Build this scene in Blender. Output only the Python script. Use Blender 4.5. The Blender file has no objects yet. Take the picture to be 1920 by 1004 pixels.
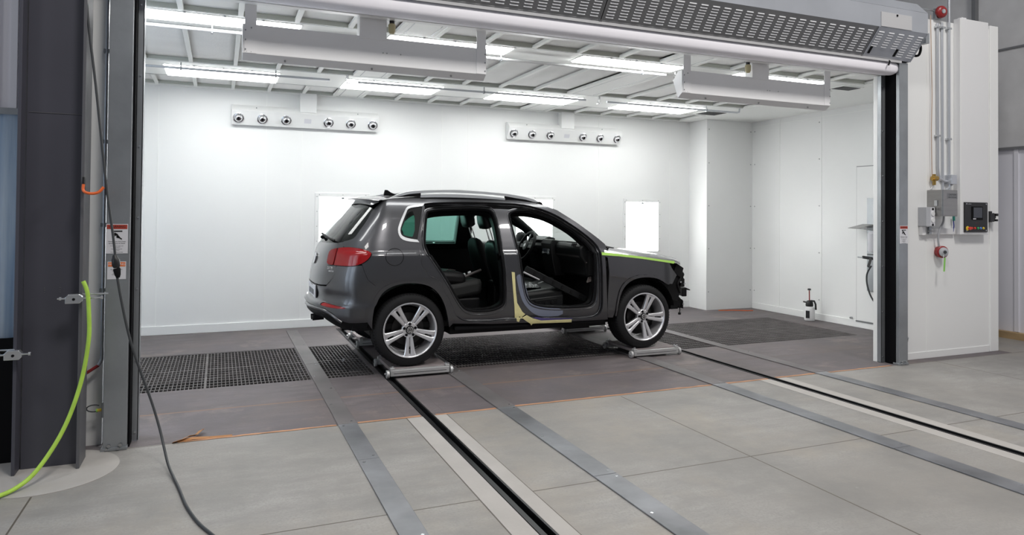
import bpy, bmesh, math, random
from mathutils import Vector, Matrix
from mathutils.geometry import delaunay_2d_cdt
random.seed(7)
SC = bpy.context.scene
COL = SC.collection
# ------------------------------------------------------------------ camera
cam_d = bpy.data.cameras.new('camera')
cam = bpy.data.objects.new('camera', cam_d); COL.objects.link(cam)
YAW, PITCH, ROLL = 0.397068, 0.0146959, 0.0086964
_f = Vector((math.sin(YAW)*math.cos(PITCH), math.cos(YAW)*math.cos(PITCH), math.sin(PITCH)))
_r0 = Vector((math.cos(YAW), -math.sin(YAW), 0)); _u0 = _r0.cross(_f)
_r = _r0*math.cos(ROLL)+_u0*math.sin(ROLL); _u = _u0*math.cos(ROLL)-_r0*math.sin(ROLL)
cam.matrix_world = Matrix(((_r.x, _u.x, -_f.x, 0), (_r.y, _u.y, -_f.y, 0), (_r.z, _u.z, -_f.z, 1.55), (0, 0, 0, 1)))
cam_d.sensor_width = 36; cam_d.lens = 36*1305.57/1920
cam_d.shift_y = (381.0-502.0)/1920
cam_d.clip_start = .05; cam_d.clip_end = 100
SC.camera = cam
# ------------------------------------------------------------------ light and exposure
SC.view_settings.view_transform = 'Standard'; SC.view_settings.look = 'None'
SC.view_settings.gamma = 1; SC.view_settings.use_curve_mapping = False
SC.view_settings.exposure = 0.0
BOOTH_LIGHT = 12.5
WALL_LIGHT = 9.0
world = bpy.data.worlds.new('world'); SC.world = world; world.use_nodes = True
world.node_tree.nodes['Background'].inputs[0].default_value = (.86, .90, 1.0, 1)
world.node_tree.nodes['Background'].inputs[1].default_value = 0.21
def area(name, loc, rot, sx, sy, energy, color=(1, 1, 1)):
    d = bpy.data.lights.new(name, 'AREA'); d.shape = 'RECTANGLE'; d.size = sx; d.size_y = sy; d.energy = energy; d.color = color
    o = bpy.data.objects.new(name, d); COL.objects.link(o); o.location = loc; o.rotation_euler = rot; return o
area('shop_bay_lamp', (1.2, 1.2, 7.0), (0, 0, 0), 1.2, 1.2, 262, (1, .97, .93))
area('shop_bay_lamp', (6.3, 1.2, 7.0), (0, 0, 0), 1.2, 1.2, 262, (1, .97, .93))
area('shop_bay_lamp', (-3.5, 1.5, 7.0), (0, 0, 0), 1.2, 1.2, 70, (1, .97, .93))
area('daylight_door', (-6.5, 3.4, 2.0), (0, math.radians(-90), 0), 3.0, 3.0, 60, (.62, .80, 1.0))
# ------------------------------------------------------------------ materials
MAT = {}
def mat(name, col, rough=.5, metal=0., coat=0., coat_rough=.03, noise=None, bump=None, emis=None, alpha=None, trans=None, spec=None):
    """noise = (scale, amount, detail[, stretch]) : mottling of the base colour; bump = (scale, strength)"""
    m = bpy.data.materials.new(name); m.use_nodes = True; MAT[name] = m
    nt = m.node_tree; b = nt.nodes['Principled BSDF']
    c = (*col, 1) if len(col) == 3 else col
    b.inputs['Base Color'].default_value = c
    b.inputs['Roughness'].default_value = rough; b.inputs['Metallic'].default_value = metal
    b.inputs['Coat Weight'].default_value = coat; b.inputs['Coat Roughness'].default_value = coat_rough
    if spec is not None: b.inputs['Specular IOR Level'].default_value = spec
    if emis: b.inputs['Emission Color'].default_value = (*emis[0], 1); b.inputs['Emission Strength'].default_value = emis[1]
    if trans is not None: b.inputs['Transmission Weight'].default_value = trans
    if alpha is not None: b.inputs['Alpha'].default_value = alpha
    if noise or bump:
        tc = nt.nodes.new('ShaderNodeTexCoord')
        mp = nt.nodes.new('ShaderNodeMapping'); nt.links.new(tc.outputs['Object'], mp.inputs[0])
    if noise:
        if len(noise) > 3: mp.inputs['Scale'].default_value = noise[3]
        n = nt.nodes.new('ShaderNodeTexNoise'); n.inputs['Scale'].default_value = noise[0]; n.inputs['Detail'].default_value = noise[2]
        nt.links.new(mp.outputs[0], n.inputs['Vector'])
        r = nt.nodes.new('ShaderNodeValToRGB'); nt.links.new(n.outputs['Fac'], r.inputs[0])
        a = noise[1]
        r.color_ramp.elements[0].position = .25; r.color_ramp.elements[1].position = .75
        r.color_ramp.elements[0].color = (*[max(0, x*(1-a)) for x in c[:3]], 1); r.color_ramp.elements[1].color = (*[min(1, x*(1+a)) for x in c[:3]], 1)
        nt.links.new(r.outputs[0], b.inputs['Base Color'])
    if bump:
        n2 = nt.nodes.new('ShaderNodeTexNoise'); n2.inputs['Scale'].default_value = bump[0]; n2.inputs['Detail'].default_value = 3
        nt.links.new(tc.outputs['Object'], n2.inputs['Vector'])
        bp = nt.nodes.new('ShaderNodeBump'); bp.inputs['Strength'].default_value = bump[1]; bp.inputs['Distance'].default_value = .01
        nt.links.new(n2.outputs['Fac'], bp.inputs['Height']); nt.links.new(bp.outputs[0], b.inputs['Normal'])
    return m
mat('booth_white', (.85, .855, .85), .35, noise=(1.3, .015, 2))
mat('ceiling_white', (.92, .93, .91), .5)
mat('recess_shade', (.52, .535, .49), .6)  # darker tint puts the shade of the filter recesses into the colour
mat('filter_white', (.92, .92, .91), .95, bump=(60, .25), noise=(2.2, .05, 4))
mat('white_sheet', (.88, .88, .89), .38)
mat('white_gloss', (.78, .78, .79), .25)
mat('curtain', (.90, .88, .93), .6, noise=(7, .02, 3))
mat('galvanized', (.36, .38, .40), .38, .75, noise=(3.2, .16, 6), bump=(40, .04))
mat('galvanized_dark', (.22, .225, .235), .40, .35, noise=(2, .10, 3))
mat('louver_lit', (.80, .81, .83), .35, .1)  # paler than the plate: light reflected from below is put into the colour
mat('hood_metal', (.42, .44, .48), .38, .35, noise=(2.5, .08, 5))
mat('panel_grey', (.50, .50, .51), .4)
mat('steel', (.42, .43, .44), .32, .9, noise=(5, .1, 3))
mat('stainless', (.36, .355, .35), .33, .85, noise=(4, .08, 4, (1, 1, 6)))
mat('bolt_metal', (.62, .64, .66), .25, .9)
mat('floor_plate_dusty', (.15, .138, .14), .55, .25, noise=(3.0, .2, 7))
mat('floor_plate', (.22, .225, .24), .42, .55, noise=(3.0, .38, 7), bump=(9, .06))
mat('rail_steel', (.035, .036, .038), .4, .8)
mat('grate', (.14, .13, .128), .6, .25, noise=(6, .25, 3))
mat('pit', (.004, .004, .005), .9, spec=.1)
mat('rubber_black', (.004, .004, .005), .8, spec=.2)
mat('black_plastic', (.012, .012, .013), .42)
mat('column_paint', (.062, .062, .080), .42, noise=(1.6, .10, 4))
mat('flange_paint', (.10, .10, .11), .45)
mat('metal_siding', (.74, .74, .80), .5, noise=(1.2, .05, 2))
mat('insulation', (.56, .56, .57), .75, noise=(2.5, .12, 5), bump=(7, .35))
mat('wood_sill', (.40, .28, .15), .7, noise=(5, .2, 3))
mat('orange_tape', (.45, .235, .13), .7, noise=(8, .3, 4))
mat('paper_brown', (.45, .22, .09), .7)
mat('red', (.28, .018, .02), .35)
mat('sign_red', (.42, .05, .03), .5)
mat('sign_orange', (.80, .20, .05), .5)
mat('sign_white', (.70, .70, .74), .5)
mat('sign_ink', (.01, .01, .012), .6)
mat('brass', (.50, .33, .10), .3, .9)
mat('copper', (.55, .42, .34), .45, .3)
mat('conduit', (.60, .62, .66), .3, .6)
mat('grey_box', (.46, .47, .50), .45)
mat('lime', (.42, .66, .08), .5, noise=(9, .15, 3))
mat('lime_tag', (.26, .62, .12), .5)
mat('lime_tape', (.48, .80, .16), .55)
mat('cord_grey', (.045, .048, .052), .5)
mat('orange_vinyl', (.75, .14, .03), .4)
mat('blue_vinyl', (.05, .07, .30), .5)
mat('teal_cap', (.02, .22, .18), .5)
mat('yellow_btn', (.75, .55, .05), .3)
mat('red_btn', (.65, .05, .03), .3)
mat('green_btn', (.05, .38, .14), .3)
mat('blue_btn', (.10, .25, .60), .3)
mat('screen', (.05, .055, .07), .15)
mat('amber_bulb', (.50, .44, .26), .5)
mat('concrete_new', (.40, .38, .36), .75, noise=(4, .07, 6), bump=(35, .1))
mat('diffuser', (.9, .9, .9), .4, emis=((.985, 1.0, .985), BOOTH_LIGHT))
mat('wall_diffuser', (.9, .9, .9), .4, emis=((.985, 1.0, .99), WALL_LIGHT))
# car
mat('car_paint', (.070, .070, .076), .30, .70, coat=.85, coat_rough=.02)
mat('car_dark', (.006, .006, .0065), .6, spec=.2)
mat('car_trim', (.004, .004, .0045), .5, spec=.22)
mat('cloth_black', (.0055, .006, .006), .75, bump=(120, .1))
mat('leather_black', (.006, .0065, .007), .45, spec=.26)
mat('chrome', (.80, .80, .82), .12, 1.0)
mat('satin_silver', (.72, .73, .74), .28, .35)
mat('alloy', (.72, .72, .74), .27, .7)
mat('alloy_dark', (.025, .025, .026), .5, .4)
mat('tyre', (.009, .009, .010), .7, spec=.3)
mat('lamp_red', (.27, .004, .006), .10, spec=.5)
mat('lamp_red_dark', (.22, .004, .005), .12, spec=.4)
mat('primer', (.16, .18, .24), .32, coat=.4)
mat('purple_tape', (.075, .06, .19), .5)
mat('masking_tape', (.72, .66, .33), .65, noise=(14, .1, 3))
mat('dull_metal', (.20, .17, .16), .5, .4)
mat('cloudy_film', (.16, .165, .17), .35)
mat('belt_grey', (.05, .045, .044), .5)
mat('disc_dark', (.03, .028, .028), .45, .5)
mat('dolly_metal', (.50, .50, .50), .42, .5, noise=(6, .12, 4))
mat('dolly_deck', (.25, .215, .215), .7, noise=(5, .18, 5))
def glass(name, col, rough=.0, mixv=.12):
    m = bpy.data.materials.new(name); m.use_nodes = True; MAT[name] = m; nt = m.node_tree; nt.nodes.clear()
    out = nt.nodes.new('ShaderNodeOutputMaterial'); t = nt.nodes.new('ShaderNodeBsdfTransparent'); t.inputs[0].default_value = (*col, 1)
    g = nt.nodes.new('ShaderNodeBsdfGlossy'); g.inputs['Roughness'].default_value = rough
    lw = nt.nodes.new('ShaderNodeLayerWeight'); lw.inputs['Blend'].default_value = .5
    pw = nt.nodes.new('ShaderNodeMath'); pw.operation = 'POWER'; pw.inputs[1].default_value = 5; nt.links.new(lw.outputs['Facing'], pw.inputs[0])
    ma = nt.nodes.new('ShaderNodeMath'); ma.operation = 'MULTIPLY_ADD'; ma.inputs[1].default_value = .9; ma.inputs[2].default_value = .045; nt.links.new(pw.outputs[0], ma.inputs[0])
    mx = nt.nodes.new('ShaderNodeMixShader'); nt.links.new(ma.outputs[0], mx.inputs[0]); nt.links.new(t.outputs[0], mx.inputs[1]); nt.links.new(g.outputs[0], mx.inputs[2])
    nt.links.new(mx.outputs[0], out.inputs[0]); return m
glass('glass_clear', (.86, .92, .90)); glass('glass_green', (.27, .56, .48)); glass('glass_rear', (.36, .40, .39)); glass('glass_dark', (.16, .34, .28))
def plastic_strip():
    m = bpy.data.materials.new('plastic_strip'); m.use_nodes = True; MAT['plastic_strip'] = m; nt = m.node_tree; b = nt.nodes['Principled BSDF']
    tc = nt.nodes.new('ShaderNodeTexCoord'); mp = nt.nodes.new('ShaderNodeMapping'); mp.inputs['Scale'].default_value = (1, 1, .05); nt.links.new(tc.outputs['Object'], mp.inputs[0])
    n = nt.nodes.new('ShaderNodeTexNoise'); n.inputs['Scale'].default_value = 22; n.inputs['Detail'].default_value = 4; nt.links.new(mp.outputs[0], n.inputs['Vector'])
    r = nt.nodes.new('ShaderNodeValToRGB'); r.color_ramp.elements[0].position = .3; r.color_ramp.elements[1].position = .75
    r.color_ramp.elements[0].color = (.42, .55, .72, 1); r.color_ramp.elements[1].color = (.82, .90, .98, 1); nt.links.new(n.outputs['Fac'], r.inputs[0])
    tr = nt.nodes.new('ShaderNodeBsdfTranslucent'); nt.links.new(r.outputs[0], tr.inputs[0]); nt.links.new(r.outputs[0], b.inputs['Base Color']); b.inputs['Roughness'].default_value = .3
    mx = nt.nodes.new('ShaderNodeMixShader'); mx.inputs[0].default_value = .75
    nt.links.new(b.outputs[0], mx.inputs[1]); nt.links.new(tr.outputs[0], mx.inputs[2]); nt.links.new(mx.outputs[0], nt.nodes['Material Output'].inputs[0])
plastic_strip()
def floor_mat(name, base, joints, tint, scale, rough, stain=None, vary=.17):
    """joints: list of (axis, position, half width, darkness, lo, hi of the other axis)"""
    m = bpy.data.materials.new(name); m.use_nodes = True; MAT[name] = m; nt = m.node_tree; b = nt.nodes['Principled BSDF']
    N = nt.nodes.new; L = nt.links.new
    tc = N('ShaderNodeTexCoord'); sep = N('ShaderNodeSeparateXYZ'); L(tc.outputs['Object'], sep.inputs[0])
    def noise(s, d, rgh=.6):
        n = N('ShaderNodeTexNoise'); n.inputs['Scale'].default_value = s; n.inputs['Detail'].default_value = d; n.inputs['Roughness'].default_value = rgh; L(tc.outputs['Object'], n.inputs['Vector']); return n
    def mixc(fac, a, c2, mode='MIX'):
        x = N('ShaderNodeMix'); x.data_type = 'RGBA'; x.blend_type = mode
        for v, i in ((fac, 0), (a, 6), (c2, 7)):
            if hasattr(v, 'links'): L(v, x.inputs[i])
            elif isinstance(v, tuple): x.inputs[i].default_value = (*v, 1)
            else: x.inputs[i].default_value = v
        return x.outputs[2]
    def ramp(o, lo, hi):
        r = N('ShaderNodeMapRange'); r.inputs[1].default_value = lo; r.inputs[2].default_value = hi; L(o, r.inputs[0]); return r.outputs[0]
    mpn = N('ShaderNodeMapping'); mpn.inputs['Scale'].default_value = (.45, 1.5, 1); L(tc.outputs['Object'], mpn.inputs[0])
    str_ = N('ShaderNodeTexNoise'); str_.inputs['Scale'].default_value = scale*1.6; str_.inputs['Detail'].default_value = 9; str_.inputs['Roughness'].default_value = .68; L(mpn.outputs[0], str_.inputs['Vector'])
    c = mixc(ramp(str_.outputs['Fac'], .34, .66), tuple(x*(1-vary) for x in base), tuple(x*(1+vary*.7) for x in base))
    c = mixc(ramp(noise(.55, 5).outputs['Fac'], .40, .64), c, tint)
    c = mixc(ramp(noise(scale*.75, 7, .7).outputs['Fac'], .52, .72), c, tuple(x*.72 for x in base))
    c = mixc(ramp(noise(70, 3).outputs['Fac'], .45, .75), c, tuple(x*.80 for x in base))
    c = mixc(ramp(noise(9, 6, .75).outputs['Fac'], .62, .80), c, tuple(x*1.22 for x in base))
    c = mixc(ramp(noise(1.15, 7, .66).outputs['Fac'], .47, .66), c, mixc(.75, c, tuple(x*.66 for x in base)))
    c = mixc(ramp(noise(.85, 7, .7).outputs['Color'], .50, .66), c, mixc(.6, c, (base[0]*1.12, base[1]*1.03, base[2]*.90)))
    if stain:
        c = mixc(ramp(noise(stain[1], 6, .7).outputs['Fac'], .56, .74), c, stain[0])
    for ax, pos, hw, col, lo, hi in joints:
        q = N('ShaderNodeMath'); q.operation = 'COMPARE'; q.inputs[1].default_value = pos; q.inputs[2].default_value = hw; L(sep.outputs[ax], q.inputs[0])
        g = N('ShaderNodeMath'); g.operation = 'COMPARE'; g.inputs[1].default_value = (lo+hi)/2; g.inputs[2].default_value = (hi-lo)/2; L(sep.outputs[1-ax], g.inputs[0])
        mu = N('ShaderNodeMath'); mu.operation = 'MULTIPLY'; L(q.outputs[0], mu.inputs[0]); L(g.outputs[0], mu.inputs[1])
        c = mixc(mu.outputs[0], c, col)
    L(c, b.inputs['Base Color']); b.inputs['Roughness'].default_value = rough
    bp = N('ShaderNodeBump'); bp.inputs['Strength'].default_value = .12; bp.inputs['Distance'].default_value = .01
    L(noise(30, 4).outputs['Fac'], bp.inputs['Height']); L(bp.outputs[0], b.inputs['Normal'])
    return m
JD = (.10, .085, .07)
floor_mat('shop_concrete', (.305, .295, .281), [(1, 3.55, .005, JD, -8, 14), (0, 3.166, .005, JD, -8, 5.12), (0, -.915, .005, JD, -8, 4.47), (0, 7.1, .005, JD, -8, 5.3), (0, 1.315, .004, JD, -8, 5.15), (0, 1.628, .004, JD, -8, 5.15), (1, 5.150, .005, JD, -8, 14)], (.262, .246, .228), 2.3, .55, None, .22)
floor_mat('booth_concrete', (.152, .132, .136), [(1, 5.925, .012, (.22, .135, .09), -.9, 4.2), (1, 5.95, .008, (.12, .09, .08), 4.2, 7.2), (0, 1.315, .003, (.12, .10, .10), 5, 6.6), (0, 1.628, .003, (.12, .10, .10), 5, 6.6), (1, 6.56, .004, (.10, .09, .09), -1, 7.7), (0, 1.315, .003, (.12, .10, .10), 8.3, 9.3)], (.118, .102, .112), 3.0, .62, ((.225, .188, .172), 1.6), .36)

# ------------------------------------------------------------------ mesh helpers
def root_loc(o):
    while o.parent: o = o.parent
    return o.location.copy()
class MB:
    def __init__(s): s.v = []; s.f = []; s.n = None
    def add(s, vs, fs):
        o = len(s.v); s.v += [tuple(v) for v in vs]; s.f += [tuple(i+o for i in f) for f in fs]; return s
    def box(s, x0, x1, y0, y1, z0, z1):
        return s.add([(x0, y0, z0), (x1, y0, z0), (x1, y1, z0), (x0, y1, z0), (x0, y0, z1), (x1, y0, z1), (x1, y1, z1), (x0, y1, z1)],
                     [(3, 2, 1, 0), (4, 5, 6, 7), (0, 1, 5, 4), (1, 2, 6, 5), (2, 3, 7, 6), (3, 0, 4, 7)])
    def obox(s, c, ax, ay, az):
        c, ax, ay, az = map(Vector, (c, ax, ay, az))
        return s.add([c-ax-ay-az, c+ax-ay-az, c+ax+ay-az, c-ax+ay-az, c-ax-ay+az, c+ax-ay+az, c+ax+ay+az, c-ax+ay+az],
                     [(3, 2, 1, 0), (4, 5, 6, 7), (0, 1, 5, 4), (1, 2, 6, 5), (2, 3, 7, 6), (3, 0, 4, 7)])
    def cyl(s, a, b, r, n=16, r2=None, caps=True):
        a, b = Vector(a), Vector(b); r2 = r if r2 is None else r2; d = (b-a).normalized()
        u = d.orthogonal().normalized(); w = d.cross(u); vs = []
        for c, rr in ((a, r), (b, r2)):
            for i in range(n):
                t = 2*math.pi*i/n; vs.append(c+u*rr*math.cos(t)+w*rr*math.sin(t))
        fs = [(i, (i+1) % n, n+(i+1) % n, n+i) for i in range(n)]
        if caps: fs += [tuple(range(n-1, -1, -1)), tuple(range(n, 2*n))]
        return s.add(vs, fs)
    def tube(s, pts, r, n=10, closed=False):
        P = [Vector(p) for p in pts]; m = len(P); rings = []; up = None
        for i in range(m):
            if closed: t = (P[(i+1) % m]-P[i-1]).normalized()
            else: t = (P[min(i+1, m-1)]-P[max(i-1, 0)]).normalized()
            if up is None: up = t.orthogonal().normalized()
            up = (up-t*up.dot(t)).normalized(); w = t.cross(up); rr = r[i] if isinstance(r, (list, tuple)) else r
            rings.append([P[i]+up*rr*math.cos(2*math.pi*k/n)+w*rr*math.sin(2*math.pi*k/n) for k in range(n)])
        vs = [v for q in rings for v in q]; fs = []
        for i in range(m if closed else m-1):
            j = (i+1) % m
            fs += [(i*n+k, i*n+(k+1) % n, j*n+(k+1) % n, j*n+k) for k in range(n)]
        if not closed: fs += [tuple(range(n-1, -1, -1)), tuple(range((m-1)*n, m*n))]
        return s.add(vs, fs)
    def prism(s, poly, f0, f1):
        """poly 2-D list; f0,f1 map 2-D -> 3-D for both ends"""
        n = len(poly); vs = [f0(*p) for p in poly]+[f1(*p) for p in poly]
        return s.add(vs, [tuple(range(n-1, -1, -1)), tuple(range(n, 2*n))]+[(i, (i+1) % n, n+(i+1) % n, n+i) for i in range(n)])
    def prism_x(s, poly, x0, x1): return s.prism(poly, lambda y, z: (x0, y, z), lambda y, z: (x1, y, z))
    def prism_y(s, poly, y0, y1): return s.prism(poly, lambda x, z: (x, y0, z), lambda x, z: (x, y1, z))
    def prism_z(s, poly, z0, z1): return s.prism(poly, lambda x, y: (x, y, z0), lambda x, y: (x, y, z1))
    def loft(s, rings, cap=True, closed=False):
        n = len(rings[0]); vs = [v for r in rings for v in r]; fs = []; m = len(rings)
        for i in range(m if closed else m-1):
            j = (i+1) % m
            fs += [(i*n+k, i*n+(k+1) % n, j*n+(k+1) % n, j*n+k) for k in range(n)]
        if cap and not closed: fs += [tuple(range(n-1, -1, -1)), tuple(range((m-1)*n, m*n))]
        return s.add(vs, fs)
    def lathe(s, prof, c, axis, n=32, closed=False):
        """prof list of (along axis, radius)"""
        c = Vector(c); d = Vector(axis).normalized(); u = d.orthogonal().normalized(); w = d.cross(u); rings = []
        for h, r in prof: rings.append([c+d*h+(u*math.cos(2*math.pi*k/n)+w*math.sin(2*math.pi*k/n))*r for k in range(n)])
        return s.loft(rings, cap=not closed, closed=closed)
    def grid(s, fn, nu, nv):
        vs = [fn(i/nu, j/nv) for i in range(nu+1) for j in range(nv+1)]
        return s.add(vs, [(i*(nv+1)+j, (i+1)*(nv+1)+j, (i+1)*(nv+1)+j+1, i*(nv+1)+j+1) for i in range(nu) for j in range(nv)])
    def build(s, name, m, parent=None, smooth=0, bevel=0, subsurf=0, fix=True, solid=0):
        me = bpy.data.meshes.new(name); me.from_pydata(s.v, [], s.f)
        if fix:
            bm = bmesh.new(); bm.from_mesh(me); bmesh.ops.recalc_face_normals(bm, faces=bm.faces); bm.to_mesh(me); bm.free()
        me.materials.append(MAT[m] if isinstance(m, str) else m)
        if smooth:
            for p in me.polygons: p.use_smooth = True
            me.set_sharp_from_angle(angle=math.radians(smooth))
        if parent: me.transform(Matrix.Translation(-root_loc(parent)))
        me.update(); o = bpy.data.objects.new(name, me); COL.objects.link(o)
        if parent: o.parent = parent
        if solid: q = o.modifiers.new('s', 'SOLIDIFY'); q.thickness = solid; q.offset = 0
        if bevel: q = o.modifiers.new('b', 'BEVEL'); q.width = bevel; q.segments = 2; q.limit_method = 'ANGLE'; q.angle_limit = math.radians(40)
        if subsurf: q = o.modifiers.new('u', 'SUBSURF'); q.levels = subsurf; q.render_levels = subsurf
        return o
def tag(o, label=None, cat=None, group=None, kind=None):
    if label: o['label'] = label
    if cat: o['category'] = cat
    if group: o['group'] = group
    if kind: o['kind'] = kind
    return o
def thing(name, loc, label, cat, group=None):
    o = bpy.data.objects.new(name, None); COL.objects.link(o); o.location = loc; o.empty_display_size = .1
    return tag(o, label, cat, group)
def struct(o): o['kind'] = 'structure'; return o
def kids(o): return [c for c in COL.objects if c.parent == o]
def copy_tree(o, parent=None):
    c = o.copy(); COL.objects.link(c); c.parent = parent
    for ch in kids(o): copy_tree(ch, c)
    return c
def smooth_path(pts, k=6):
    """Catmull-Rom through the points"""
    P = [Vector(p) for p in pts]; out = []
    for i in range(len(P)-1):
        a = P[max(i-1, 0)]; b = P[i]; c = P[i+1]; d = P[min(i+2, len(P)-1)]
        for j in range(k):
            t = j/k; out.append(.5*((2*b)+(c-a)*t+(2*a-5*b+4*c-d)*t*t+(3*b-a-3*c+d)*t**3))
    out.append(P[-1]); return out
def text(name, body, size, loc, ax, ay, m, parent=None, depth=.0015, align='CENTER'):
    cu = bpy.data.curves.new(name, 'FONT'); cu.body = body; cu.size = size; cu.extrude = depth; cu.align_x = align; cu.align_y = 'CENTER'
    t = bpy.data.objects.new(name, cu); COL.objects.link(t)
    bpy.context.view_layer.update()
    me = bpy.data.meshes.new_from_object(t.evaluated_get(bpy.context.evaluated_depsgraph_get()))
    bpy.data.objects.remove(t)
    ax, ay = Vector(ax), Vector(ay); az = ax.cross(ay)
    me.transform(Matrix(((ax.x, ay.x, az.x, loc[0]), (ax.y, ay.y, az.y, loc[1]), (ax.z, ay.z, az.z, loc[2]), (0, 0, 0, 1))))
    me.materials.clear(); me.materials.append(MAT[m]); me.name = name
    if parent: me.transform(Matrix.Translation(-root_loc(parent)))
    o = bpy.data.objects.new(name, me); COL.objects.link(o)
    if parent: o.parent = parent
    return o
# ================================================================== THE BUILDING SHELL
def slabs(xs, ys, z0, z1, skip):
    m = MB()
    for i in range(len(xs)-1):
        for j in range(len(ys)-1):
            if not skip((xs[i]+xs[i+1])/2, (ys[j]+ys[j+1])/2): m.box(xs[i], xs[i+1], ys[j], ys[j+1], z0, z1)
    return m
S1 = (1.44, 1.53); S2 = (4.82, 4.905)          # the two track slots
PITS = [(-1.0, .805), (.95, 1.40), (2.205, 4.15), (4.955, 5.415), (5.565, 7.695)]
GY = (6.65, 8.27)
in_slot = lambda x: S1[0] < x < S1[1] or S2[0] < x < S2[1]
struct(slabs([-9, *S1, *S2, 14], [-7, 5.16], -.30, 0, lambda x, y: in_slot(x)).build('floor', 'shop_concrete'))
xs = sorted([-2.4, *S1, *S2, 8.4]+[a for p in PITS for a in p])
struct(slabs(xs, [5.16, *GY, 9.45, 9.9], -.30, 0, lambda x, y: (in_slot(x) and y < 9.45) or (GY[0] < y < GY[1] and any(a < x < b for a, b in PITS))).build('floor', 'booth_concrete'))
struct(slabs([8.4, 14], [5.16, 14], -.3, 0, lambda x, y: False).build('floor', 'shop_concrete'))
struct(slabs([-9, -2.4], [5.16, 14], -.3, 0, lambda x, y: False).build('floor', 'shop_concrete'))
pit = MB()
pit.box(-2.4, 8.4, 5.0, 9.9, -.62, -.60)
for a, b in (S1, S2): pit.box(a, b, -7, 9.45, -.075, -.07)
struct(pit.build('floor_pit', 'pit'))
# concrete infill beside the slots, ring of new concrete round the column foot
for a, b in ((1.318, 1.44), (1.53, 1.625), (4.70, 4.82), (4.905, 5.02)):
    struct(MB().box(a, b, -7, 5.145, -.05, .0015).build('trim_1', 'concrete_new'))
struct(MB().prism_z([(-.93+.385*math.cos(t*math.pi/24), 4.86+.385*math.sin(t*math.pi/24)) for t in range(48)], -.05, .003).build('trim_2', 'concrete_new'))
# booth walls
YB = 9.68; ZC = 3.11
w = MB().box(-2.4, 7.3, YB, YB+.1, 0, 3.6).build('wall_back', 'booth_white'); struct(w)
struct(MB().box(-2.3, -2.2, 5.4, YB, 0, 3.6).build('wall_left', 'booth_white'))
struct(MB().box(8.24, 8.34, 5.42, 9.9, 0, 3.74).build('wall_right', 'booth_white'))
struct(MB().box(7.30, 8.24, 9.22, YB+.1, 0, 3.6).build('wall_corner', 'booth_white', bevel=.004))
# panel seams and corner screws on the booth walls
sm = MB()
for x in (-.72, .55, 1.0, 2.95, 3.35, 5.55, 6.9): sm.box(x-.003, x+.003, YB-.004, YB, 0, 3.09)
for y in (8.6, 7.76, 6.6): sm.box(8.236, 8.24, y-.003, y+.003, .1, 3.09)
sm.box(8.236, 8.24, 5.5, 9.2, 3.02, 3.026)
struct(sm.build('trim_3', 'ceiling_white'))
sc = MB()
for z in (.3, 1.0, 1.7, 2.4, 2.95):
    for P in ((7.34, 9.217, z), (8.20, 9.217, z)): sc.cyl(P, (P[0], P[1]-.006, P[2]), .009, 8)
    for y in (9.16, 7.8): sc.cyl((8.238, y, z), (8.232, y, z), .009, 8)
struct(sc.build('trim_4', 'steel'))
struct(MB().box(-2.2, 7.3, YB-.02, YB, 0, .11).build('baseboard_back', 'booth_white', bevel=.005))
struct(MB().box(8.22, 8.24, 5.42, 9.2, 0, .10).build('baseboard_right', 'booth_white', bevel=.005))
# front wall of the booth: right of the opening, left of it, and the header above
fw = MB().box(6.70, 8.215, 5.30, 5.38, 0, 3.74); struct(fw.build('wall_front', 'booth_white'))
struct(MB().box(8.215, 8.36, 5.285, 5.42, 0, 3.78).build('trim_5', 'booth_white', bevel=.006))
struct(MB().box(6.70, 8.21, 5.292, 5.30, 0, .075).build('baseboard_front', 'booth_white', bevel=.003))
sm = MB()
sm.box(7.166, 7.170, 5.297, 5.30, .08, 3.70)
struct(sm.build('trim_6', 'ceiling_white'))
struct(MB().box(-1.9, -.70, 5.30, 5.38, 0, 3.74).build('wall_front', 'booth_white'))
struct(MB().box(-.70, 6.70, 5.33, 5.39, 3.055, 3.74).build('wall_front', 'booth_white'))
# opening jambs (white returns with screws)
for sx, x in ((-1, -.497),):
    struct(MB().box(min(x, x+sx*.03), max(x, x+sx*.03), 5.385, 5.42, 0, 3.05).build('trim_7', 'booth_white', bevel=.003))
    s2 = MB()
    for k in range(10): s2.cyl((x-.002*-sx, 5.395, .25+.3*k), (x-.006*sx, 5.395, .25+.3*k), .006, 8)
    struct(s2.build('trim_8', 'steel'))
struct(MB().box(6.475, 6.56, 5.35, 5.40, 0, 3.055).build('trim_7', 'booth_white', bevel=.003))
s2 = MB()
for k in range(10): s2.cyl((6.505, 5.35, .25+.3*k), (6.505, 5.345, .25+.3*k), .006, 8)
struct(s2.build('trim_8', 'steel'))
# ceiling: flat bands, cross bars and the recesses over the filters
BANDS = [(5.39, 5.42), (5.97, 6.46), (8.03, 8.93), (9.55, 9.68)]
ROWS = [(5.42, 5.97), (6.46, 8.03), (8.93, 9.55)]
LIGHTX = [(-.57, .60), (1.37, 2.53), (3.28, 4.48), (5.22, 6.48)]
ZL = {0: (6.03, 6.285), 1: (8.24, 8.84)}
ce = MB()
GAPS = [(1.40, 1.76), (4.14, 4.56)]
XL, XR_ = -1.17, 7.02
for k, (a, b) in enumerate(BANDS):
    if k in (1, 2):
        y0, y1 = ZL[k-1]; xs = [-2.2]+[v for p in LIGHTX for v in p]+[8.24]
        for i in range(0, len(xs), 2): ce.box(xs[i], xs[i+1], a, b, ZC, ZC+.04)
        for p in LIGHTX: ce.box(p[0], p[1], a, y0, ZC, ZC+.04); ce.box(p[0], p[1], y1, b, ZC, ZC+.04)
    else: ce.box(-2.2, 8.24, a, b, ZC, ZC+.04)
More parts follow.
